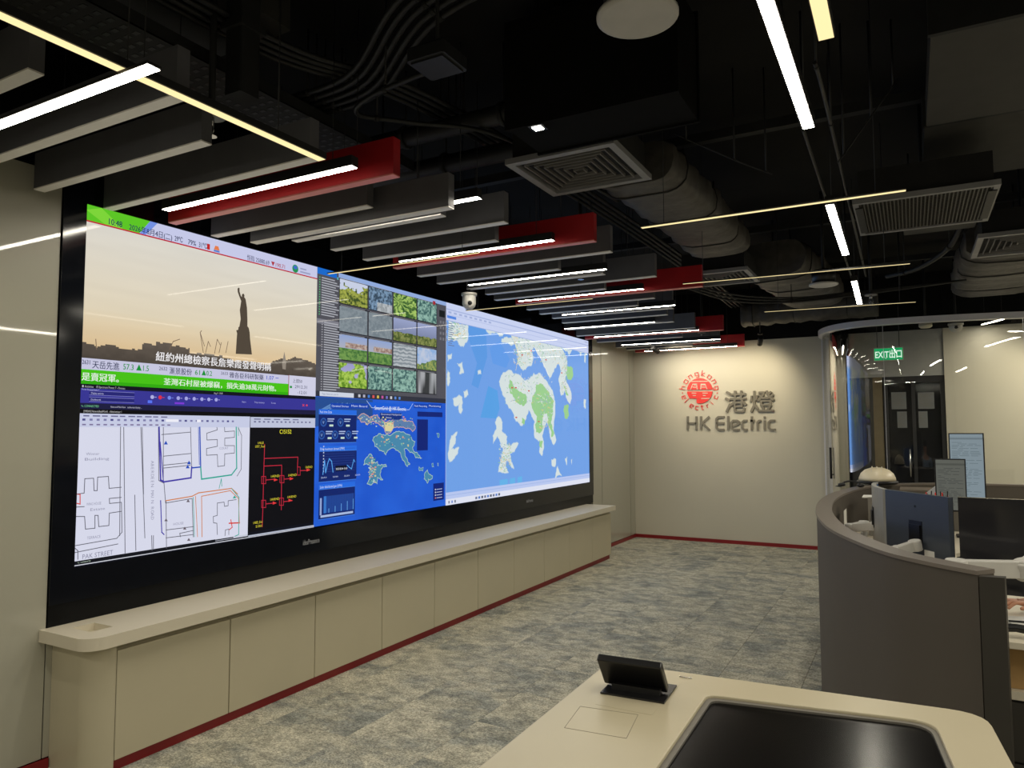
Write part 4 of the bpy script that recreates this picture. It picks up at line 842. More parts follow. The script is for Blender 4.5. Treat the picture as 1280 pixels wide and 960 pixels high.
def pipe_run(name, label, pts, r, cat='pipe', m=None, n=8):
    base = Vector(pts[0]); t = thing(name, label, cat, base)
    P = catmull(pts, 8); MB().tube([p-base for p in P], r, 10).build('run', m or M_pipe, t)
    L = len(P)
    for i in (L//6, L//2, L-1-L//6):
        q = P[i]-base; MB().tube([(q.x, q.y, q.z), (q.x, q.y, ZC-base.z)], .005, 5).build('hanger_rod', M_pipe, t)
        a = P[max(i-1, 0)]-base; b = P[min(i+1, L-1)]-base; d = (b-a).normalized(); MB().tube([q-d*.012, q+d*.012], r*1.25, 10).build('pipe_clip', M_duct, t)
pipe_run('water_pipe', 'thick dark pipe crossing left to right behind the upper baffles', [(-3.4, 3.15, 3.22), (-2.4, 3.15, 3.22), (-1.65, 3.15, 3.22)], .05)
pipe_run('water_pipe', 'second thick dark pipe just behind the first crossing pipe', [(-3.4, 3.55, 3.20), (-2.4, 3.55, 3.20), (-1.65, 3.55, 3.20)], .055)
for i in range(5):
    off = .055*i
    pipe_run('conduit', ('front', 'second', 'middle', 'fourth', 'rearmost')[i]+' conduit of the bundle sweeping across the dark ceiling at top centre', [(-2.95+off*.3, 2.55+off, 3.28), (-2.3, 2.55+off, 3.28), (-1.7, 2.25+off, 3.36), (-.9, 2.20+off, 3.40), (.4, 2.20+off, 3.40)], .014, 'conduit')
for i in range(4):
    pipe_run('conduit', ('outermost', 'second', 'third', 'innermost')[i]+' conduit of the bundle running away above the screen-side baffles', [(-2.60+.05*i, .6, 3.34), (-2.58+.05*i, 2.2, 3.34), (-2.2+.05*i, 3.2, 3.30), (-2.0+.05*i, 6.5, 3.25), (-2.0+.05*i, 9.6, 3.2)], .013, 'conduit')
pipe_run('bent_conduit', 'grey conduit with a tight bend beside the junction box', [(-1.66, 2.40, 3.10), (-2.1, 2.50, 3.12), (-2.28, 2.62, 3.12), (-2.15, 2.85, 3.14), (-1.85, 3.3, 3.16), (-1.7, 4.6, 3.16)], .012, 'conduit')
for i in range(3):
    pipe_run('cable', ('upper', 'middle', 'lower')[i]+' black cable drooping above the far baffles toward the right', [(-1.92, 6.2+.05*i, 3.0-.02*i), (-1.55, 7.1+.1*i, 2.93-.02*i), (-1.0, 7.6, 2.91-.02*i), (-.4, 7.8, 2.95-.015*i), (.5, 7.9, 2.99)], .010, 'cable', M_house)
pipe_run('flexible_conduit', 'curved flexible conduit rising to the right grille duct', [(-.15, 7.4, 3.0), (.1, 7.1, 2.99), (.32, 6.7, 3.06), (.42, 6.3, 3.22), (.5, 6.2, 3.3)], .02, 'conduit')
for i, x in enumerate((-.42, -.30)):
    pipe_run('lamp_rail', ('left', 'right')[i]+' thin steel rail carrying the middle row lamps', [(x+.02, 2.95, 3.02), (x+.02, 3.6, 3.02), (x-.02, 7.4, 3.02)], .008, 'rail', M_house)
pipe_run('support_wire', 'slanting wire rising right from the middle row lamps', [(-.27, 3.8, 2.9), (-.12, 3.85, 3.12), (.0, 3.9, 3.3)], .004, 'wire')
pipe_run('support_wire', 'slanting wire dropping left of the middle row lamps', [(-1.1, 3.9, 3.25), (-.8, 4.0, 3.08), (-.62, 4.1, 3.0)], .004, 'wire')
t = thing('cable_tray', 'perforated metal cable tray seen edge-on at the upper left', 'cable tray', (-2.75, 2.6, 3.18))
tb = MB().box(-.15, .15, -2.0, 1.1, .0, .004).box(-.15, -.146, -2, 1.1, 0, .06).box(.146, .15, -2, 1.1, 0, .06); tb.build('tray', M_duct, t)
sl = MB()
for k in range(56):
    for j in range(5): sl.box(-.13+.055*j, -.10+.055*j, -1.95+.053*k, -1.93+.053*k, -.002, .0)
o = sl.build('slots', M_house, t); o['kind'] = 'stuff'
[MB().tube(q_, .006, 6).build('hanger_rod', M_pipe, t) for q_ in ([(-.15, -1, 0), (-.15, -1, ZC-3.18)], [(.15, .6, 0), (.15, .6, ZC-3.18)])]
for i, (x0, x1, y0, y1, z, lb) in enumerate(((.12, .75, 3.2, 4.2, 3.15, 'flat dark duct casing at the upper right, nearer one'), (.12, .72, 4.45, 5.5, 3.25, 'flat dark duct casing at the upper right, above the grille'), (.55, 1.4, 1.9, 3.0, 3.1, 'flat dark duct casing at the top right corner'), (.0, .45, 5.7, 6.1, 3.05, 'small grey plate between return grille and right diffuser'), (-3.3, -2.4, 1.0, 2.3, 3.41, 'flat dark duct casing above the near baffles'))):
    t = thing('flat_duct', lb, 'duct', ((x0+x1)/2, (y0+y1)/2, z)); a, b = (x1-x0)/2, (y1-y0)/2
    MB().cbox(-a, a, -b, b, 0, .16, .01).build('casing', mat('charcoal_duct_casing', rgb(48, 47, 44), .7, vary=.12), t); MB().box(-a-.01, a+.01, -b-.01, -b+.015, -.01, .17).build('flange', M_duct, t)
    [MB().tube(q_, .006, 6).build('hanger_rod', M_pipe, t) for q_ in ([(-a*.8, 0, .16), (-a*.8, 0, ZC-z)], [(a*.8, 0, .16), (a*.8, 0, ZC-z)])]
for i, (y, z) in enumerate(((2.0, 3.42), (4.6, 3.45), (7.0, 3.45), (9.0, 3.45))):
    t = thing('ceiling_channel', ('nearest', 'second', 'third', 'farthest')[i]+' black steel channel crossing the ceiling void', 'beam', (0.3, y, z), 'steel channels under the ceiling slab')
    MB().box(-3.5, 3.8, -.03, .03, 0, .01).box(-3.5, 3.8, -.03, -.022, .01, .06).box(-3.5, 3.8, .022, .03, .01, .06).build('channel', M_duct, t)
    [MB().tube(q_, .006, 6).build('hanger_rod', M_pipe, t) for q_ in ([(-2.8, 0, .01), (-2.8, 0, ZC-z)], [(2.8, 0, .01), (2.8, 0, ZC-z)])]
t = thing('duct_drop', 'dark vertical duct drop beside the sprinkler at upper left', 'duct', (-2.42, 2.05, 3.0))
MB().cbox(-.05, .05, -.05, .05, 0, ZC-3.0, .006).build('casing', M_duct, t); MB().box(-.065, .065, -.065, .065, .28, .31).build('flange', M_duct, t)
# ================================================================ LOGO ON THE BACK WALL
YL = YB-.012
S6 = lambda x, y: (lambda d: (CAM.x+d.x*(YL/d.y), CAM.z+d.z*(YL/d.y)))(_f+_r2*((830+x/8-640)/FPX)-_u2*((440+y/8-480)/FPX))
M_lg = mat('grey_sign_metal', rgb(128, 122, 108), .4, metal=.2)
M_lr = mat('red_sign_acrylic', rgb(226, 52, 44), .4)
class Strokes:
    def __init__(s): s.mb = MB()
    def st(s, pts, w_, d0=.0, d1=.022):
        P = [S6(*p) for p in pts]
        for (a, b), (c_, d) in zip(P[:-1], P[1:]):
            l = math.hypot(c_-a, d-b) or 1e-6; nx, ny = -(d-b)/l*w_/2, (c_-a)/l*w_/2
            s.mb.prism_ax([(a+nx, b+ny), (a-nx, b-ny), (c_-nx, d-ny), (c_+nx, d+ny)], 1, YL-d1, YL-d0-.0005)
        for a, b in P[1:-1]:
            s.mb.prism_ax([(a+w_/2*math.cos(k*PI/4), b+w_/2*math.sin(k*PI/4)) for k in range(8)], 1, YL-d1-.0003, YL-d0-.0005)
        return s
lg = thing('wall_logo_lettering', 'grey raised company lettering on the cream back wall right of the red emblem', 'sign', (-2.2, YL, 1.9))
def lbuild(mb, name, m, par, label=None):
    o = mb.build(name, m); o.parent = par; o.matrix_parent_inverse = Matrix.Translation(-Vector(par.location))
    if label: o['label'] = label
    return o
LET = {'H': [[(240, 643), (240, 780)], [(326, 643), (326, 780)], [(240, 712), (326, 712)]], 'K': [[(372, 643), (372, 780)], [(456, 645), (384, 712), (458, 780)]],
       'E': [[(606, 650), (545, 650), (526, 668), (526, 760), (545, 777), (606, 777)], [(526, 712), (606, 712)]], 'l': [[(645, 640), (645, 780)]],
       'e': [[(758, 777), (698, 777), (676, 757), (676, 704), (694, 686), (732, 686), (752, 700), (752, 716), (690, 742)]], 'c': [[(836, 686), (802, 686), (784, 704), (784, 758), (802, 777), (838, 777)]],
       't': [[(880, 643), (880, 780)], [(862, 687), (910, 687)]], 'r': [[(938, 780), (938, 704), (952, 687), (976, 687)]], 'i': [[(1008, 684), (1008, 780)], [(1008, 644), (1008, 664)]], 'c.001': [[(1114, 686), (1068, 686), (1048, 704), (1048, 758), (1068, 777), (1118, 777)]]}
for k, sts in LET.items():
    s = Strokes()
    for p in sts: s.st(p, .029)
    lbuild(s.mb, 'letter', M_lg, lg)
def glyph3d(ch, x0, x1, z0, z1, m, par, name, bold=.014):
    v0, f0 = text_poly(ch, 1.0, 0, 'LEFT', .02); v, f = [], []
    for dx, dy in ((-bold, -bold), (bold, -bold), (-bold, bold), (bold, bold), (0, 0)):
        n_ = len(v); v += [(a_+dx, b_+dy, c__+(.003*(len(v)//max(1, len(v0))) if c__ > 0 else 0)) for a_, b_, c__ in v0]; f += [[i_+n_ for i_ in q_] for q_ in f0]
    xs = [p[0] for p in v]; ys = [p[1] for p in v]; a, b, c_, d = min(xs), max(xs), min(ys), max(ys)
    mb = MB(); mb.add([(x0+(p[0]-a)/(b-a)*(x1-x0), YL-.0125-p[2]*.55, z0+(p[1]-c_)/(d-c_)*(z1-z0)) for p in v], f); return lbuild(mb, name, m, par)
a = S6(608, 390); b = S6(835, 606); glyph3d('港', a[0], b[0], b[1], a[1], M_lg, lg, 'character')
a = S6(858, 390); b = S6(1112, 606); glyph3d('燈', a[0], b[0], b[1], a[1], M_lg, lg, 'character')
em = thing('round_emblem', 'round red emblem with circular lettering on the cream back wall', 'sign', (-2.68, YL, 2.18))
cx_, cy_ = 360, 388; R_ = 127
pts = [(cx_+R_*math.cos(a), cy_+R_*math.sin(a)) for a in [math.radians(d) for d in range(0, 360, 6)]]
def clipped(test): return [p for p in pts if test(p)]
def disc_piece(P): 
    Q = [S6(*p) for p in P]; return MB().prism_ax(Q, 1, YL-.018, YL-.0005)
top = [(cx_+R_*math.cos(math.radians(d)), cy_+R_*math.sin(math.radians(d))) for d in range(228, 313, 6)]
lbuild(disc_piece(top), 'emblem_segment', M_lr, em)
mid = [(cx_+R_*math.cos(math.radians(d)), cy_+R_*math.sin(math.radians(d))) for d in list(range(314, 358, 4))]+[(cx_+R_*math.cos(math.radians(d)), cy_+R_*math.sin(math.radians(d))) for d in range(184, 228, 4)]
lbuild(disc_piece(mid), 'emblem_segment', M_lr, em)
low = [(cx_+R_*math.cos(math.radians(d)), cy_+R_*math.sin(math.radians(d))) for d in list(range(3, 104, 6))]+[(330, 510), (330, 465), (256, 465)]+[(cx_+R_*math.cos(math.radians(d)), cy_+R_*math.sin(math.radians(d))) for d in range(146, 178, 6)]
lbuild(disc_piece(low), 'emblem_segment', M_lr, em)
wht = Strokes()
for p in ([(268, 380), (290, 322), (330, 322), (336, 380)], [(370, 380), (374, 322), (414, 322), (436, 380)], [(288, 352), (332, 352)], [(374, 352), (424, 352)], [(300, 330), (332, 330)], [(376, 330), (416, 330)],
          [(280, 412), (326, 412)], [(388, 412), (440, 412)], [(290, 436), (322, 436)], [(392, 436), (420, 436)], [(376, 465), (462, 465)], [(280, 294), (440, 294)]): wht.st(p, .011, .0175, .0192)
lbuild(wht.mb, 'cream_linework', M_wall, em, 'cream lines across the red disc')
ch = Strokes()
RING = {'h': [[(0, 0), (0, 60)], [(0, 34), (30, 34), (30, 0)]], 'o': [[(0, 0), (34, 0), (34, 36), (0, 36), (0, 0)]], 'n': [[(0, 0), (0, 36), (32, 36), (32, 0)]], 'g': [[(34, 6), (0, 6), (0, 36), (34, 36), (34, -10), (6, -10)]],
        'k': [[(0, 0), (0, 58)], [(30, 38), (4, 18), (32, 0)]], 'e': [[(32, 0), (0, 0), (0, 36), (32, 36), (32, 20), (4, 18)]], 'l': [[(0, 58), (0, 0), (8, 0)]], 'c': [[(30, 36), (0, 36), (0, 0), (30, 0)]], 't': [[(6, 52), (6, 0), (22, 0)], [(-4, 36), (22, 36)]], 'r': [[(0, 0), (0, 36), (22, 36)]], 'i': [[(0, 0), (0, 36)], [(0, 46), (0, 52)]]}
for i, l in enumerate('hongkong'):
    ch = Strokes()
    a = math.radians(180-10-160*i/7); rr = 148; ux, uy = math.cos(a), -math.sin(a); tx, ty = -uy, ux
    tx, ty = (math.sin(a), math.cos(a))
    for st in RING[l]: ch.st([(cx_+ux*(rr+v)+tx*(u-16), cy_+uy*(rr+v)+ty*(u-16)) for u, v in st], .008, 0, .012)
    lbuild(ch.mb, 'ring_letter', M_lr, em)
for i, l in enumerate('electric'):
    ch = Strokes()
    a = math.radians(180+22+136*i/7); rr = 190; ux, uy = math.cos(a), -math.sin(a); tx, ty = -math.sin(a), -math.cos(a)
    for st in RING[l]: ch.st([(cx_+ux*(rr-v*.9)+tx*(u-14), cy_+uy*(rr-v*.9)+ty*(u-14)) for u, v in st], .008, 0, .012)
    lbuild(ch.mb, 'ring_letter', M_lr, em)
for x in (186, 532): lbuild(Strokes().st([(x, 404), (x, 416)], .012, 0, .012).mb, 'ring_dot', M_lr, em)

# ================================================================ CURVED GLASS PARTITION BEHIND THE OPERATORS
RP = catmull([(-.96, 10.42, 0), (-.955, 10.05, 0), (-.86, 9.72, 0), (-.68, 9.47, 0), (-.40, 9.34, 0), (.16, 9.32, 0), (1.1, 9.48, 0), (2.4, 9.9, 0), (3.4, 10.4, 0)], 12)
def offs(P, d):
    out = []; n = len(P)
    for i, p in enumerate(P):
        t_ = (P[min(i+1, n-1)]-P[max(i-1, 0)]).normalized(); out.append(Vector((p.x+t_.y*d, p.y-t_.x*d, 0)))
    return out
def band(Pa, Pb, z0, z1, smooth=True):
    n = len(Pa); mb = MB()
    for P in (Pa, Pb): mb.add([(q.x, q.y, z) for z in (z0, z1) for q in P], [(i, i+1, n+i+1, n+i) for i in range(n-1)], smooth)
    for z in (z0, z1): mb.add([(q.x, q.y, z) for P in (Pa, Pb) for q in P], [(i, i+1, n+i+1, n+i) for i in range(n-1)])
    for k in (0, n-1): mb.add([(Pa[k].x, Pa[k].y, z0), (Pb[k].x, Pb[k].y, z0), (Pb[k].x, Pb[k].y, z1), (Pa[k].x, Pa[k].y, z1)], [(0, 1, 2, 3)])
    return mb
def ribbon(P, z0, z1, th):
    mb = MB(); n = len(P); L = []; R = []
    for i, p in enumerate(P):
        d = (P[min(i+1, n-1)]-P[max(i-1, 0)]).normalized(); s = Vector((d.y, -d.x, 0)); L.append(p+s*th/2); R.append(p-s*th/2)
    vs = [(q.x, q.y, z) for z in (z0, z1) for side in (L, R) for q in side]
    fs = []
    for i in range(n-1):
        a, b, c_, d = i, n+i, 2*n+i, 3*n+i
        fs += [(a, a+1, c_+1, c_), (b, d, d+1, b+1), (a, b, b+1, a+1), (c_, c_+1, d+1, d)]
    fs += [(0, 2*n, 3*n, n), (n-1, 2*n-1, 4*n-1, 3*n-1)]
    return mb.add(vs, fs, False)
gp = thing('curved_glass_partition', 'curved clear glass partition with pale rail behind the operator area', 'glass partition', (0, 9.4, 0))
def gb(mb, name, m, lb=None): o = lbuild(mb, name, m, gp, lb); return o
gb(ribbon(RP, 2.80, 2.865, .11), 'header_rail', M_rail)
gb(ribbon(RP, 0, .05, .06), 'floor_rail', M_rail)
M_gl = glass_mat('clear_glass', refl=.8)
cuts = [0, 26, 52, 72, 84, 96]
for a, b in zip(cuts[:-1], cuts[1:]):
    P = RP[a:b+1]
    # single-surface bent pane with its own edge thickness
    gb(band(offs(P, -.006), offs(P, .006), .05, 2.80), 'glass_pane', M_gl)
for k in cuts[1:-1]:
    p = RP[k]; gb(MB().box(p.x-.002, p.x+.002, p.y-.009, p.y+.009, .05, 2.80), 'joint_seal', M_rail)
gb(MB().tube([(-.875, 9.70, 1.0), (-.875, 9.70, 1.38)], .014).tube([(-.875, 9.70, 1.05), (-.85, 9.74, 1.05)], .008), 'door_handle', M_house)
st_ = MB()
r_ = random.Random(5)
# exit sign
ex = thing('exit_sign', 'green illuminated exit sign with white border hanging behind the curved glass', 'sign', (-.212, 9.98, 2.44))
MB().box(-.165, .165, -.012, .012, 0, .165).build('body', M_wall, ex)
MB().box(-.155, .155, -.0135, -.0122, .010, .155).build('face', emit_mat('exit_green', lin((30, 150, 90)), 1.0), ex)
v, f = text_poly('EXIT出口', 1, .02, 'LEFT'); xs = [p[0] for p in v]; ys = [p[1] for p in v]; mb = MB(); 
mb.add([(-.145+(p[0]-min(xs))/(max(xs)-min(xs))*.29, -.0140, .03+(p[1]-min(ys))/(max(ys)-min(ys))*.105) for p in v], f); mb.build('lettering', emit_mat('exit_white', lin((220, 245, 228)), 1.0), ex)
MB().tube([(-.12, 0, .165), (-.12, 0, ZC-2.44)], .004, 6).tube([(.12, 0, .165), (.12, 0, ZC-2.44)], .004, 6).build('suspension_cable', M_pipe, ex)

# ================================================================ CURVED OPERATOR DESK
CV = [(.19, 3.07), (.04, 3.20), (-.13, 3.42), (-.341, 3.93), (-.455, 4.40), (-.537, 4.95), (-.579, 5.6), (-.565, 6.2), (-.50, 6.75), (-.38, 7.25), (-.15, 7.65), (.2, 7.92), (.8, 8.05), (1.8, 8.08)]
PC = catmull([(x, y, 0) for x, y in CV], 6)
dk = thing('curved_desk_screen', 'tall curved taupe panel wrapping around the operator desk', 'desk panel', (0, 5.5, 0))
def db(mb, name, m, lb=None): return lbuild(mb, name, m, dk, lb)
IN = offs(PC, .085)
db(band(PC, IN, .02, 1.085), 'curved_panel', M_desk)
db(band(offs(PC, -.006), offs(PC, .089), 1.0855, 1.10), 'top_cap', M_desktop)
e0, e1 = PC[0], IN[0]
db(MB().prism([(.192, 3.052), (.268, 3.062), (.276, 3.10), (.20, 3.09)], 0, 1.084), 'end_panel', M_darkend)
# worktop
inner = offs(PC, .09)
i0 = next(i for i, p in enumerate(inner) if p.y > 3.5); i1 = next(i for i, p in enumerate(inner) if p.x > 1.3 and p.y > 7)
wt = [(1.9, 3.52)]+[(1.9, 4.34), (.62, 4.36), (.30, 4.7), (.22, 5.4), (.28, 6.0), (1.35, 6.25)]
poly = [(p.x, p.y) for p in inner[i0:i1]]+[(1.35, 7.95)][:0]+[(1.35, 7.9), (1.35, 6.3), (.45, 6.2), (.24, 5.8), (.22, 5.2), (.34, 4.62), (.70, 4.34), (1.9, 4.32), (1.9, 3.53), (.0, 3.50)]
wk = thing('worktop', 'cream operator worktop inside the curved taupe panel', 'desk', (0, 5, 0))
lbuild(MB().prism(poly, .735, .76), 'slab', M_top, wk)
lbuild(MB().box(1.85, 1.88, 3.56, 4.30, 0, .735).box(.25, .28, 5.2, 5.6, 0, .735).box(1.30, 1.33, 6.35, 7.85, 0, .735), 'support_panel', M_darkend, wk)
pd = thing('pedestal_cabinet', 'dark pedestal cabinet under the worktop edge with open cream shelf', 'cabinet', (.6, 3.8, 0))
MB().box(-.305, .3, -.22, .2, 0, .52).build('body', M_darkend, pd); MB().box(-.305, .3, -.232, -.222, .28, .51).box(-.305, .3, -.232, -.222, .02, .27).build('drawer_fronts', M_darkend, pd)
MB().box(-.31, .3, -.235, .2, .521, .555).build('shelf', M_top, pd); MB().box(-.32, -.306, -.2, .2, .0, .735).box(.3, .314, -.2, .2, 0, .735).build('side_panel', M_darkend, pd)
bx = thing('cardboard_box', 'open brown cardboard box on the shelf at the right edge', 'box', (.50, 3.73, .556))
MB().box(-.2, .2, -.13, .13, 0, .16).build('carton', M_card, bx); MB().box(-.19, .19, -.1305, -.12, .161, .168).build('flap', M_card, bx)
mb = MB(); mb.obox((-.10, -.1315, .10), (1, 0, -.4), (0, 1, 0), (.4, 0, 1), .02, .001, .002).obox((.0, -.1315, .05), (1, 0, .1), (0, 1, 0), (-.1, 0, 1), .03, .001, .006); mb.build('printed_mark', M_plastic, bx)
hs = thing('telephone_handset', 'black telephone handset lying on the cream worktop at the right edge', 'telephone', (.345, 3.60, .761))
MB().tube([(-.085, 0, .022), (-.05, 0, .032), (.0, 0, .036), (.05, 0, .032), (.085, 0, .022)], [.024, .018, .016, .018, .024], 12).build('grip', M_plastic, hs)
MB().lathe([(.02, 0), (.026, .004), (.026, .02)], (-.08, 0, 0), 16).build('earpiece', M_plastic, hs); MB().lathe([(.02, 0), (.026, .004), (.026, .02)], (.08, 0, 0), 16).build('mouthpiece', M_plastic, hs)
pp = thing('paper_stack', 'loose white papers with a dark pen under the resting hand', 'papers', (.42, 3.86, .761))
for k in range(4): MB().obox((.01*k, .01*(k % 2), .002+.003*k), (1, .1*k, 0), (-.1*k, 1, 0), (0, 0, 1), .12, .085, .0012).build('sheet', M_paper, pp)
pn = MB().tube([(-.06, -.02, 0), (.07, .0, 0)], .004, 8).build('pen', M_plastic, loc=(.40, 3.82, .779)); tag(pn, 'dark pen lying on the loose white papers', 'pen')

# ---- monitors
def monitor(label, c, ang, w_, h, mback, front=None, tilt=0, curve=0, grp='operator monitors'):
    # local: screen faces -y (local), back +y ; ang = heading of the back in degrees from +y
    t = thing('monitor', label, 'monitor', c, grp); t.rotation_euler = (math.radians(tilt), 0, math.radians(ang))
    mb = MB(); n = 10; vs = []
    for k in range(n+1):
        x = -w_/2+w_*k/n; yb = curve*(1-(2*x/w_)**2)
        vs += [(x, yb-.012, -h/2), (x, yb-.012, h/2), (x, yb+.012, h/2), (x, yb+.012, -h/2)]
    fs = []
    for k in range(n):
        a = 4*k
        for j in range(4): fs.append((a+j, a+4+j, a+4+(j+1) % 4, a+(j+1) % 4))
    fs += [(0, 1, 2, 3), (4*n+3, 4*n+2, 4*n+1, 4*n)]
    mb.add(vs, fs); mb.build('shell', mback, t)
    p = MB(); vs = []
    for k in range(n+1):
        x = -w_/2+.008+(w_-.016)*k/n; yb = curve*(1-(2*x/w_)**2); vs += [(x, yb-.0135, -h/2+.012), (x, yb-.0135, h/2-.008)]
    p.add(vs, [(2*k, 2*k+2, 2*k+3, 2*k+1) for k in range(n)]); p.build('display', front or emit_mat('dim_display', lin((70, 90, 120)), .5), t)
    bz_ = MB().box(-w_/2, w_/2, -.0142, -.0136, -h/2, -h/2+.012).box(-w_/2, w_/2, -.0142, -.0136, h/2-.008, h/2).box(-w_/2, -w_/2+.008, -.0142, -.0136, -h/2+.012, h/2-.008).box(w_/2-.008, w_/2, -.0142, -.0136, -h/2+.012, h/2-.008)
    if not curve: bz_.build('bezel', M_plastic, t)
    MB().box(-.04, .04, .013+curve, .022+curve, -.04, .04).box(-.048, .048, .012+curve, .015+curve, -.055, .06).build('mounting_plate', M_plastic, t)
    return t
def arm(label, base, elbow, head, r=.022):
    t = thing('desk_mount', label, 'monitor arm', base, 'light grey monitor arms'); b = Vector(base)
    L = lambda q: Vector(q)-b
    MB().lathe([(.05, 0), (.05, .012), (.028, .02), (.024, .03)], n=20).tube([(0, 0, .02), (0, 0, L(elbow).z)], .018, 12).build('base_post', M_arm, t)
    def limb(a, c_, name):
        a, c_ = L(a), L(c_); d = (c_-a).normalized(); s = d.cross(Vector((0, 0, 1))); s = s.normalized() if s.length > .1 else Vector((1, 0, 0)); u = s.cross(d)
        mb = MB(); mb.obox((a+c_)/2, d, s, u, (c_-a).length/2, r*.75, r*1.1); mb.lathe([(r*1.25, -r*1.2), (r*1.35, -r), (r*1.35, r), (r*1.25, r*1.2)], a, 16, u); mb.lathe([(r*1.25, -r*1.2), (r*1.35, -r), (r*1.35, r), (r*1.25, r*1.2)], c_, 16, u); o = mb.build(name, M_arm, t); bevel(o, .004, 2)
    e = Vector(elbow); p0 = Vector((b.x, b.y, e.z)); limb(p0, e, 'lower_arm'); limb(e+Vector((0, 0, .0)), head, 'upper_arm')
    return t
M_dispA = print_mat('display_print', .7, .15, .4)
M_shell_l = mat('pale_monitor_shell', rgb(150, 150, 146), .35)
# edge-on curved monitor, slate-backed monitor, wide dark monitor at the right
monitor('pale-backed curved monitor seen edge-on left of the slate one', (-.165, 4.67, 1.10), 97, .52, .36, M_shell_l, curve=.03)
m2 = monitor('slate blue monitor seen from behind with a small white sticker', (.014, 4.19, 1.085), 128.5+.0, .47, .39, M_monback)
m2.rotation_euler = (0, 0, math.atan2(3.98-4.40, .165+.135)+PI)
MB().box(-.13, -.06, .0125, .0135, -.105, -.075).build('white_sticker', M_paper, m2)
MB().lathe([(.006, 0), (.006, .002)], (-.0, .0125, .13), 10, (0, 1, 0)).build('screw_hole', M_plastic, m2)
monitor('wide black-backed monitor at the right edge', (.54, 3.965, 1.07), 176, .72, .43, mat('black_monitor_shell', rgb(38, 38, 42), .12, vary=.08), tilt=-2)
arm('light grey arm holding the slate-backed monitor', (-.07, 4.10, .761), (-.10, 4.03, 1.0), (.0, 4.12, 1.03))
arm('long light grey arm crossing behind the wide monitor at the right edge', (.15, 3.62, .761), (.40, 3.72, 1.015), (.50, 3.89, 1.08), r=.032)
arm('light grey arm behind the edge-on curved monitor', (-.27, 4.93, .761), (-.33, 4.75, 1.02), (-.19, 4.66, 1.05))
# far portrait monitors with text
def portrait(label, c, ang, w_, h, bg, ink_, seed):
    t = monitor(label, c, ang, w_, h, M_plastic, grp='portrait monitors at the far desk')
    rr = random.Random(seed); vs, fs, cs = [], [], []
    def rect(a, b, d, e, col, L=0):
        n = len(vs); y = -.0146-L*.0004; vs.extend([(a, y, d), (b, y, d), (b, y, e), (a, y, e)]); fs.append((n, n+1, n+2, n+3)); cs.append(lin(col))
    rect(-w_/2+.008, w_/2-.008, -h/2+.012, h/2-.008, bg)
    rect(-w_/2+.008, w_/2-.008, h/2-.05, h/2-.035, tuple(int(v*.85) for v in bg), 1)
    z = h/2-.075
    while z > -h/2+.03:
        x = -w_/2+.02+(.04 if rr.random() < .3 else 0)
        while x < w_/2-.05:
            l = rr.uniform(.02, .07); rect(x, min(x+l, w_/2-.02), z, z+.004, ink_, 1); x += l+.012
            if rr.random() < .25: break
        z -= .0115
    me = bpy.data.meshes.new('text_page'); me.from_pydata(vs, [], fs); me.materials.append(M_dispA); ca = me.color_attributes.new('Col', 'FLOAT_COLOR', 'CORNER'); o_ = []
    for p_, cc in zip(me.polygons, cs): o_ += list(cc+(1.,))*p_.loop_total
    ca.data.foreach_set('color', o_); o = bpy.data.objects.new('text_page', me); COL.objects.link(o); o.parent = t
    return t
portrait('dim grey portrait monitor, shorter of the far pair', (.252, 6.5, 1.175), 0, .205, .40, (104, 106, 98), (78, 80, 76), 1)
portrait('pale blue-grey portrait monitor, taller of the far pair', (.375, 6.68, 1.29), -8, .235, .56, (142, 158, 166), (112, 128, 134), 2)
arm('slanting light grey arm beside the far portrait monitors', (.02, 6.95, .761), (.07, 6.85, 1.02), (.20, 6.56, 1.16), r=.026)
ps = thing('monitor_stand', 'black stand under the taller far portrait monitor', 'stand', (.385, 6.72, .761))
MB().cbox(-.1, .1, -.08, .08, 0, .012).build('base', M_plastic, ps); MB().box(-.02, .02, .0, .02, .012, .5).build('post', M_plastic, ps)
# storage units on the far side
for i, (x0, x1, y) in enumerate(((-.10, .16, 7.25), (.165, .42, 7.22))):
    t = thing('storage_unit', ('left', 'right')[i]+' low taupe storage unit behind the slate monitor', 'cabinet', ((x0+x1)/2, y, .761)); a = (x1-x0)/2
    MB().box(-a, a, -.15, .2, 0, .31).build('carcass', M_grey, t); MB().box(-a-.002, a+.002, -.16, .2, .311, .325).build('lid', mat('taupe_lid', rgb(118, 108, 96), .5), t)
for i, (x, y, z, col) in enumerate(((.10, 6.42, .761, (150, 60, 56)), (.16, 6.40, .761, (178, 160, 90)), (.205, 6.43, .761, (60, 110, 70)))):
    t = thing('desk_caddy', ('red', 'yellow', 'green')[i]+' desk caddy cup full of pens before the dim portrait monitor', 'pen cup', (x, y, z), 'pen cups')
    MB().lathe([(.026, 0), (.03, .005), (.032, .30), (.028, .30), (.026, .02)], n=14).build('cup', mat('cup_%d' % i, rgb(*col), .4), t)
    for k in range(4): MB().tube([(.01*math.cos(k*2), .01*math.sin(k*2), .1), (.022*math.cos(k*2), .022*math.sin(k*2), .34+.01*k)], .004, 6).build('pen', M_plastic if k % 2 else M_lr, t)
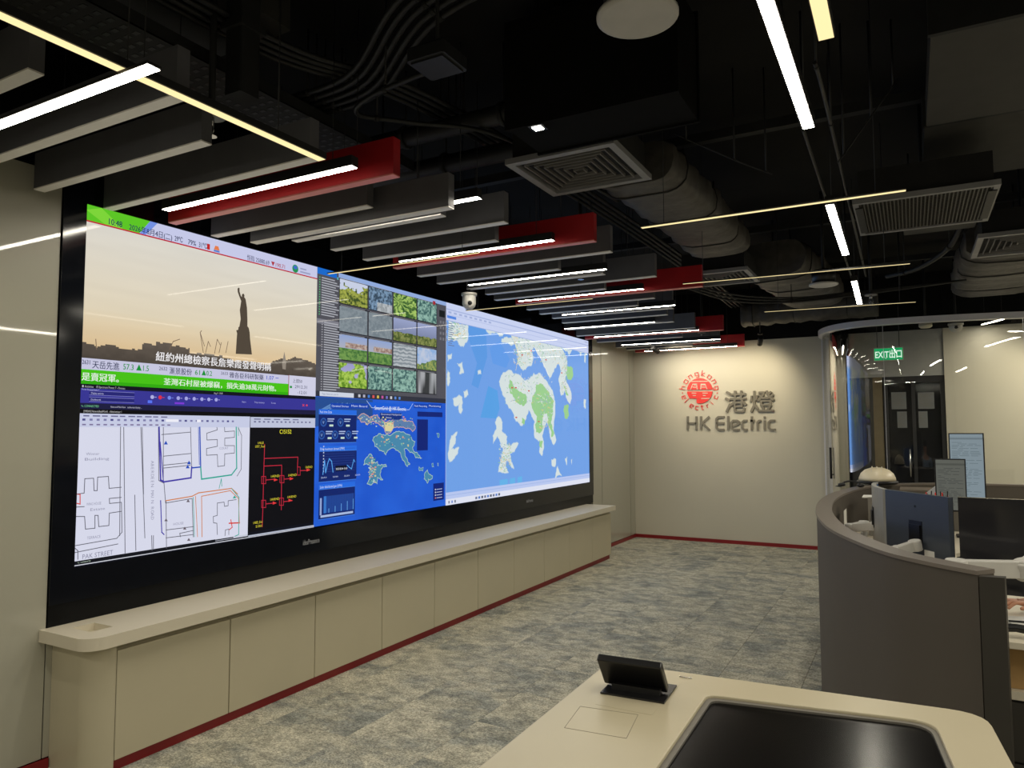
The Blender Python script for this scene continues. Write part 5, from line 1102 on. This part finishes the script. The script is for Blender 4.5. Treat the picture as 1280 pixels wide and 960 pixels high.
# hard hat on the panel top
hh = thing('hard_hat', 'white hard hat resting on a black cap on top of the curved panel', 'helmet', (-.285, 7.44, 1.101))
MB().lathe([(.155, .035), (.152, .06), (.135, .10), (.10, .132), (.05, .15), (.004, .155)], n=28).build('shell', mat('cream_hard_hat', rgb(226, 214, 184), .35), hh)
MB().lathe([(.12, 0), (.16, .006), (.175, .022), (.165, .034), (.12, .036)], n=28).build('brim', M_plastic, hh)
for a in (-.04, .0, .04): MB().tube([(a, -.15*math.cos(u)*.98, .02+.14*math.sin(u)) for u in [math.radians(k) for k in range(20, 161, 14)]], .004, 6).build('ridge', M_top, hh)
hd = thing('headset', 'tangled black headset lying on the panel top left of the hard hat', 'headset', (-.475, 7.02, 1.101))
MB().tube([(.075*math.cos(u), .05*math.sin(u), .015+.03*abs(math.sin(u))) for u in [math.radians(k) for k in range(0, 200, 12)]], .008, 8).build('band', M_plastic, hd)
for s in (-1, 1): MB().lathe([(.015, 0), (.03, .006), (.032, .022), (.02, .03)], (s*.075, 0, 0), 16).build('ear_cup', M_plastic, hd)
MB().tube([(-.07, 0, .01), (-.12, -.08, .006), (-.07, -.14, .006)], .004, 6).build('microphone', M_plastic, hd)
bi = thing('open_binder', 'open white binder lying below the hard hat', 'binder', (-.20, 6.55, .761))
MB().box(-.12, .12, -.1, .1, 0, .30).build('document_box', M_grey, bi); MB().obox((-.03, 0, .305), (1, 0, .05), (0, 1, 0), (0, 0, 1), .13, .1, .004).build('sheet', M_paper, bi)
nt_ = thing('taped_notice', 'small white notice taped inside the curved panel', 'notice', (-.445, 5.9, .90)); MB().obox((0, 0, 0), (.02, 1, 0), (0, 0, 1), (1, -.02, 0), .09, .11, .001).build('sheet', M_paper, nt_)
cupo = thing('tumbler', 'grey tumbler on the worktop below the taped notice', 'cup', (-.385, 5.2, .761)); MB().lathe([(.03, 0), (.034, .005), (.04, .19), (.036, .19), (.03, .01)], n=20).build('cup', M_grey, cupo); MB().lathe([(.041, .19), (.041, .2), (.01, .205)], n=20).build('lid', M_plastic, cupo)
yb_ = thing('file_box', 'tan file box beside the edge-on monitor', 'box', (-.305, 4.60, .761)); MB().box(-.05, .05, -.12, .12, 0, .17).build('carton', M_card, yb_); MB().box(-.052, .052, -.122, .122, .171, .19).build('lid', M_card, yb_)

# ================================================================ OPERATOR (only the hand shows at the right edge)
M_skin = mat('skin', rgb(196, 142, 112), .5, vary=.04); M_shirt = mat('light_blue_shirt', rgb(150, 176, 206), .8, vary=.03); M_trouser = mat('dark_trousers', rgb(36, 38, 46), .8)
def skinned(name, nodes, edges, m, parent=None, root=0, sub=1):
    me = bpy.data.meshes.new(name); me.from_pydata([n[:3] for n in nodes], edges, []); o = bpy.data.objects.new(name, me); COL.objects.link(o)
    md = o.modifiers.new('skin', 'SKIN'); md.use_smooth_shade = True; sv = me.skin_vertices[0].data
    for i, n in enumerate(nodes): sv[i].radius = (n[3], n[4] if len(n) > 4 else n[3]); sv[i].use_root = (i == root)
    s = o.modifiers.new('sub', 'SUBSURF'); s.levels = sub; s.render_levels = sub
    me.materials.append(m)
    if parent: o.parent = parent
    return o
px_, py_ = .95, 4.72
per = thing('person', 'seated operator in light blue shirt with wristwatch, hand resting on papers', 'person', (0, 0, 0))
N = [(px_, py_, .52, .15, .12), (px_, py_+.02, .72, .14, .11), (px_, py_, .95, .16, .11), (px_, py_-.02, 1.10, .12, .09), (px_, py_-.03, 1.16, .052), (px_, py_-.05, 1.22, .06), (px_, py_-.06, 1.29, .085), (px_, py_-.06, 1.36, .078),
     (px_-.19, py_-.02, 1.08, .055), (px_-.27, py_-.16, .86, .042), (.475, 4.10, .815, .026, .022), (.43, 4.055, .812, .036, .018),
     (px_+.19, py_-.02, 1.08, .055), (px_+.25, py_-.15, .86, .042), (px_+.10, py_-.42, .80, .028),
     (px_-.10, py_-.05, .50, .085), (px_-.12, py_-.42, .50, .065), (px_-.12, py_-.44, .10, .042), (px_-.12, py_-.58, .04, .035), (px_+.10, py_-.05, .50, .085), (px_+.12, py_-.42, .50, .065), (px_+.12, py_-.44, .10, .042), (px_+.12, py_-.58, .04, .035)]
E_ = [(0, 1), (1, 2), (2, 3), (3, 4), (4, 5), (5, 6), (6, 7), (3, 8), (8, 9), (9, 10), (10, 11), (3, 12), (12, 13), (13, 14), (0, 15), (15, 16), (16, 17), (17, 18), (0, 19), (19, 20), (20, 21), (21, 22)]
hb_ = (.43, 4.055, .812)
dirn = Vector((-.8, -.45, 0)).normalized(); side = Vector((dirn.y, -dirn.x, 0))
for k, (off, L_) in enumerate(((-.030, .062), (-.010, .072), (.011, .068), (.031, .054))):
    b = Vector(hb_)+side*off+dirn*.035; i = len(N)
    N += [(b.x, b.y, b.z+.004, .0095), (*(b+dirn*L_*.5+Vector((0, 0, .008))), .0085), (*(b+dirn*L_*.85+Vector((0, 0, -.006))), .0078), (*(b+dirn*L_*1.1+Vector((0, 0, -.020))), .0068)]; E_ += [(11, i), (i, i+1), (i+1, i+2), (i+2, i+3)]
b = Vector(hb_)-side*.034; i = len(N); N += [(b.x, b.y, b.z-.004, .011), (*(b-side*.018+dirn*.03+Vector((0, 0, -.01))), .010), (*(b-side*.012+dirn*.06+Vector((0, 0, -.016))), .008)]; E_ += [(11, i), (i, i+1), (i+1, i+2)]
lh = Vector((px_+.10, py_-.42, .80)); ld2 = Vector((-.35, -.9, -.05)).normalized(); ls = Vector((ld2.y, -ld2.x, 0)).normalized(); i = len(N)
N += [(*(lh+ld2*.06), .034, .018)]; E_ += [(14, i)]; palm = i
for off, L_ in ((-.028, .060), (-.009, .070), (.011, .066), (.030, .052)):
    b = lh+ld2*.09+ls*off; i = len(N); N += [(*b, .0095), (*(b+ld2*L_*.5+Vector((0, 0, -.004))), .0085), (*(b+ld2*L_+Vector((0, 0, -.014))), .007)]; E_ += [(palm, i), (i, i+1), (i+1, i+2)]
b = lh+ld2*.05-ls*.034; i = len(N); N += [(*b, .011), (*(b-ls*.016+ld2*.04), .008)]; E_ += [(palm, i), (i, i+1)]
skinned('body', N, E_, M_skin, per)
skinned('shirt', [(px_, py_, .56, .165, .135), (px_, py_+.02, .74, .158, .125), (px_, py_, .96, .178, .125), (px_, py_-.02, 1.10, .13, .105), (px_, py_-.03, 1.155, .07), (px_-.19, py_-.02, 1.08, .068), (px_-.27, py_-.16, .87, .056), (.515, 4.13, .822, .036), (px_+.19, py_-.02, 1.08, .068), (px_+.25, py_-.15, .87, .056), (px_+.125, py_-.37, .81, .038)],
        [(0, 1), (1, 2), (2, 3), (3, 4), (3, 5), (5, 6), (6, 7), (3, 8), (8, 9), (9, 10)], M_shirt, per)
skinned('trousers', [(px_, py_, .50, .168, .14), (px_-.10, py_-.05, .50, .098), (px_-.12, py_-.42, .50, .080), (px_-.12, py_-.44, .14, .060), (px_+.10, py_-.05, .50, .098), (px_+.12, py_-.42, .50, .080), (px_+.12, py_-.44, .14, .060)],
        [(0, 1), (1, 2), (2, 3), (0, 4), (4, 5), (5, 6)], M_trouser, per)
MB().lathe([(.06, -.02), (.093, .0), (.100, .045), (.085, .085), (.04, .105), (.004, .11)], (px_, py_-.045, 1.335), 18).build('hair', M_plastic, per)
fx = Vector((px_, py_-.15, 1.305)); mb = MB()
for s in (-1, 1): mb.lathe([(.003, -.006), (.010, 0), (.003, .006)], fx+Vector((s*.03, .0, .015)), 10, (0, 1, 0))
mb.build('eyes', M_plastic, per); MB().lathe([(.004, .0), (.014, -.03), (.004, -.035)], fx+Vector((0, -.004, .012)), 10).build('nose', M_skin, per)
MB().box(px_-.022, px_+.022, fx.y-.004, fx.y+.006, fx.z-.042, fx.z-.036).build('mouth', M_lr, per)
wa = Vector((.472, 4.098, .815)); MB().lathe([(.027, -.010), (.031, -.008), (.031, .008), (.027, .010)], wa, 20, -dirn).build('watch_band', M_chrome, per)
MB().lathe([(.017, 0), (.019, .003), (.017, .008)], wa+Vector((0, 0, .028)), 18).build('watch_face', M_chrome, per)
chair = thing('office_chair', 'black office chair under the seated operator', 'chair', (px_, py_, 0))
MB().cbox(-.25, .25, -.24, .24, .34, .40, .03).build('seat', M_plastic, chair); MB().cbox(-.22, .22, .24, .29, .5, .98, .02).build('backrest', M_plastic, chair); MB().tube([(0, .2, .36), (0, .27, .42), (0, .27, .6)], .02).build('back_bracket', M_plastic, chair)
MB().tube([(0, 0, .08), (0, 0, .34)], .03, 12).build('gas_column', M_chrome, chair)
for k in range(5):
    a = 2*PI*k/5; o = MB().tube([(0, 0, .10), (.27*math.cos(a), .27*math.sin(a), .07)], [.025, .016], 8).build('base_spoke', M_plastic, chair); MB().lathe([(.024, -.012), (.028, 0), (.024, .012)], (.27*math.cos(a), .27*math.sin(a), .029), 12, (math.sin(a), -math.cos(a), 0)).build('castor', M_plastic, o)

# ================================================================ TOUCH TABLE IN THE FOREGROUND
tt = thing('touch_table', 'cream console table with a large black inset touch screen in the foreground', 'table', (-.4, 1.8, 0))
def tbl(mb, name, m, lb=None): return lbuild(mb, name, m, tt, lb)
def rquad(P, r, n=5):
    out = []; P = [Vector((x, y)) for x, y in P]
    for i, p in enumerate(P):
        a = (P[i-1]-p).normalized(); b = (P[(i+1) % len(P)]-p).normalized(); rr_ = r if not isinstance(r, (list, tuple)) else r[i]
        p0, p1 = p+a*rr_, p+b*rr_
        for k in range(n+1): t_ = k/n; q = p0*(1-t_)**2+p*2*t_*(1-t_)+p1*t_*t_; out.append((q.x, q.y))
    return out
outer_t = rquad([(-.945, 2.405), (-.922, 1.02), (.28, 1.06), (.158, 2.478)], [.02, .04, .06, .09])
inner_t = rquad([(-.567, 2.255), (-.545, 1.20), (.160, 1.22), (.030, 2.345)], [.03, .03, .03, .07])
# top with hole: bridge outer and inner loops
def ring_slab(O, I, z0, z1):
    n = len(O); assert len(I) == n; mb = MB(); vs = [(x, y, z) for z in (z0, z1) for L in (O, I) for x, y in L]; fs = []
    for i in range(n):
        j = (i+1) % n; fs += [(i, j, n+j, n+i), (2*n+i, 3*n+i, 3*n+j, 2*n+j), (i, 2*n+i, 2*n+j, j), (n+i, n+j, 3*n+j, 3*n+i)]
    return mb.add(vs, fs)
o = tbl(ring_slab(outer_t, inner_t, .745, .80), 'table_top', M_table); bevel(o, .004, 2)
I2 = rquad([(-.550, 2.238), (-.530, 1.215), (.148, 1.235), (.018, 2.328)], [.03, .03, .03, .065])
tbl(ring_slab(inner_t, I2, .780, .792), 'screen_bevel', M_grey)
gl = tbl(MB().prism(I2, .760, .786), 'touch_screen', mat('black_table_glass', rgb(13, 12, 12), .2, vary=.1, spec=.12), 'black glossy glass'); 
tbl(MB().prism(rquad([(-.86, 2.25), (-.84, 1.15), (.16, 1.18), (.06, 2.30)], .05), 0, .745), 'pedestal', M_grey)
ld_ = MB()
def groove(P): 
    for (a, b), (c_, d) in zip(P, P[1:]+P[:1]):
        l = math.hypot(c_-a, d-b); ld_.obox(((a+c_)/2, (b+d)/2, .8003), (c_-a, d-b, 0), (-(d-b), c_-a, 0), (0, 0, 1), l/2, .0007, .0004)
groove([(-.868, 1.985), (-.845, 1.825), (-.675, 1.840), (-.700, 2.005)])
tbl(ld_, 'flush_lid_groove', mat('lid_groove_shade', rgb(150, 142, 122), .6))
tbl(MB().box(-.835, -.665, 2.02, 2.30, .8002, .8006), 'flush_plate', M_table)
tbl(MB().obox((-.665, 2.37, .801), (1, .08, 0), (-.08, 1, 0), (0, 0, 1), .02, .003, .0015), 'metal_slot', M_chrome, 'bright metal slot')
cp = thing('flip_up_control_panel', 'small black flip-up control screen tilted on the far left of the cream table', 'control panel', (-.76, 2.185, .801))
cp.rotation_euler = (0, 0, math.radians(3))
MB().box(-.098, .098, -.075, .085, 0, .005).build('base_plate', M_plastic, cp)
MB().box(-.075, .075, -.035, -.01, .005, .022).build('hinge', M_house, cp)
c0 = Vector((-.01, -.028, .060)); up_ = Vector((-.0, -.62, .78)).normalized(); nrm = Vector((1, 0, 0)).cross(up_)
o = MB().obox(c0, (1, 0, 0), nrm, up_, .100, .012, .060).build('screen_body', M_plastic, cp); bevel(o, .005, 3)
MB().obox(c0-nrm*.0125*(1 if nrm.z < 0 else -1), (1, 0, 0), nrm, up_, .088, .0006, .050).build('display', mat('black_touch_glass', rgb(10, 10, 11), .06), cp)
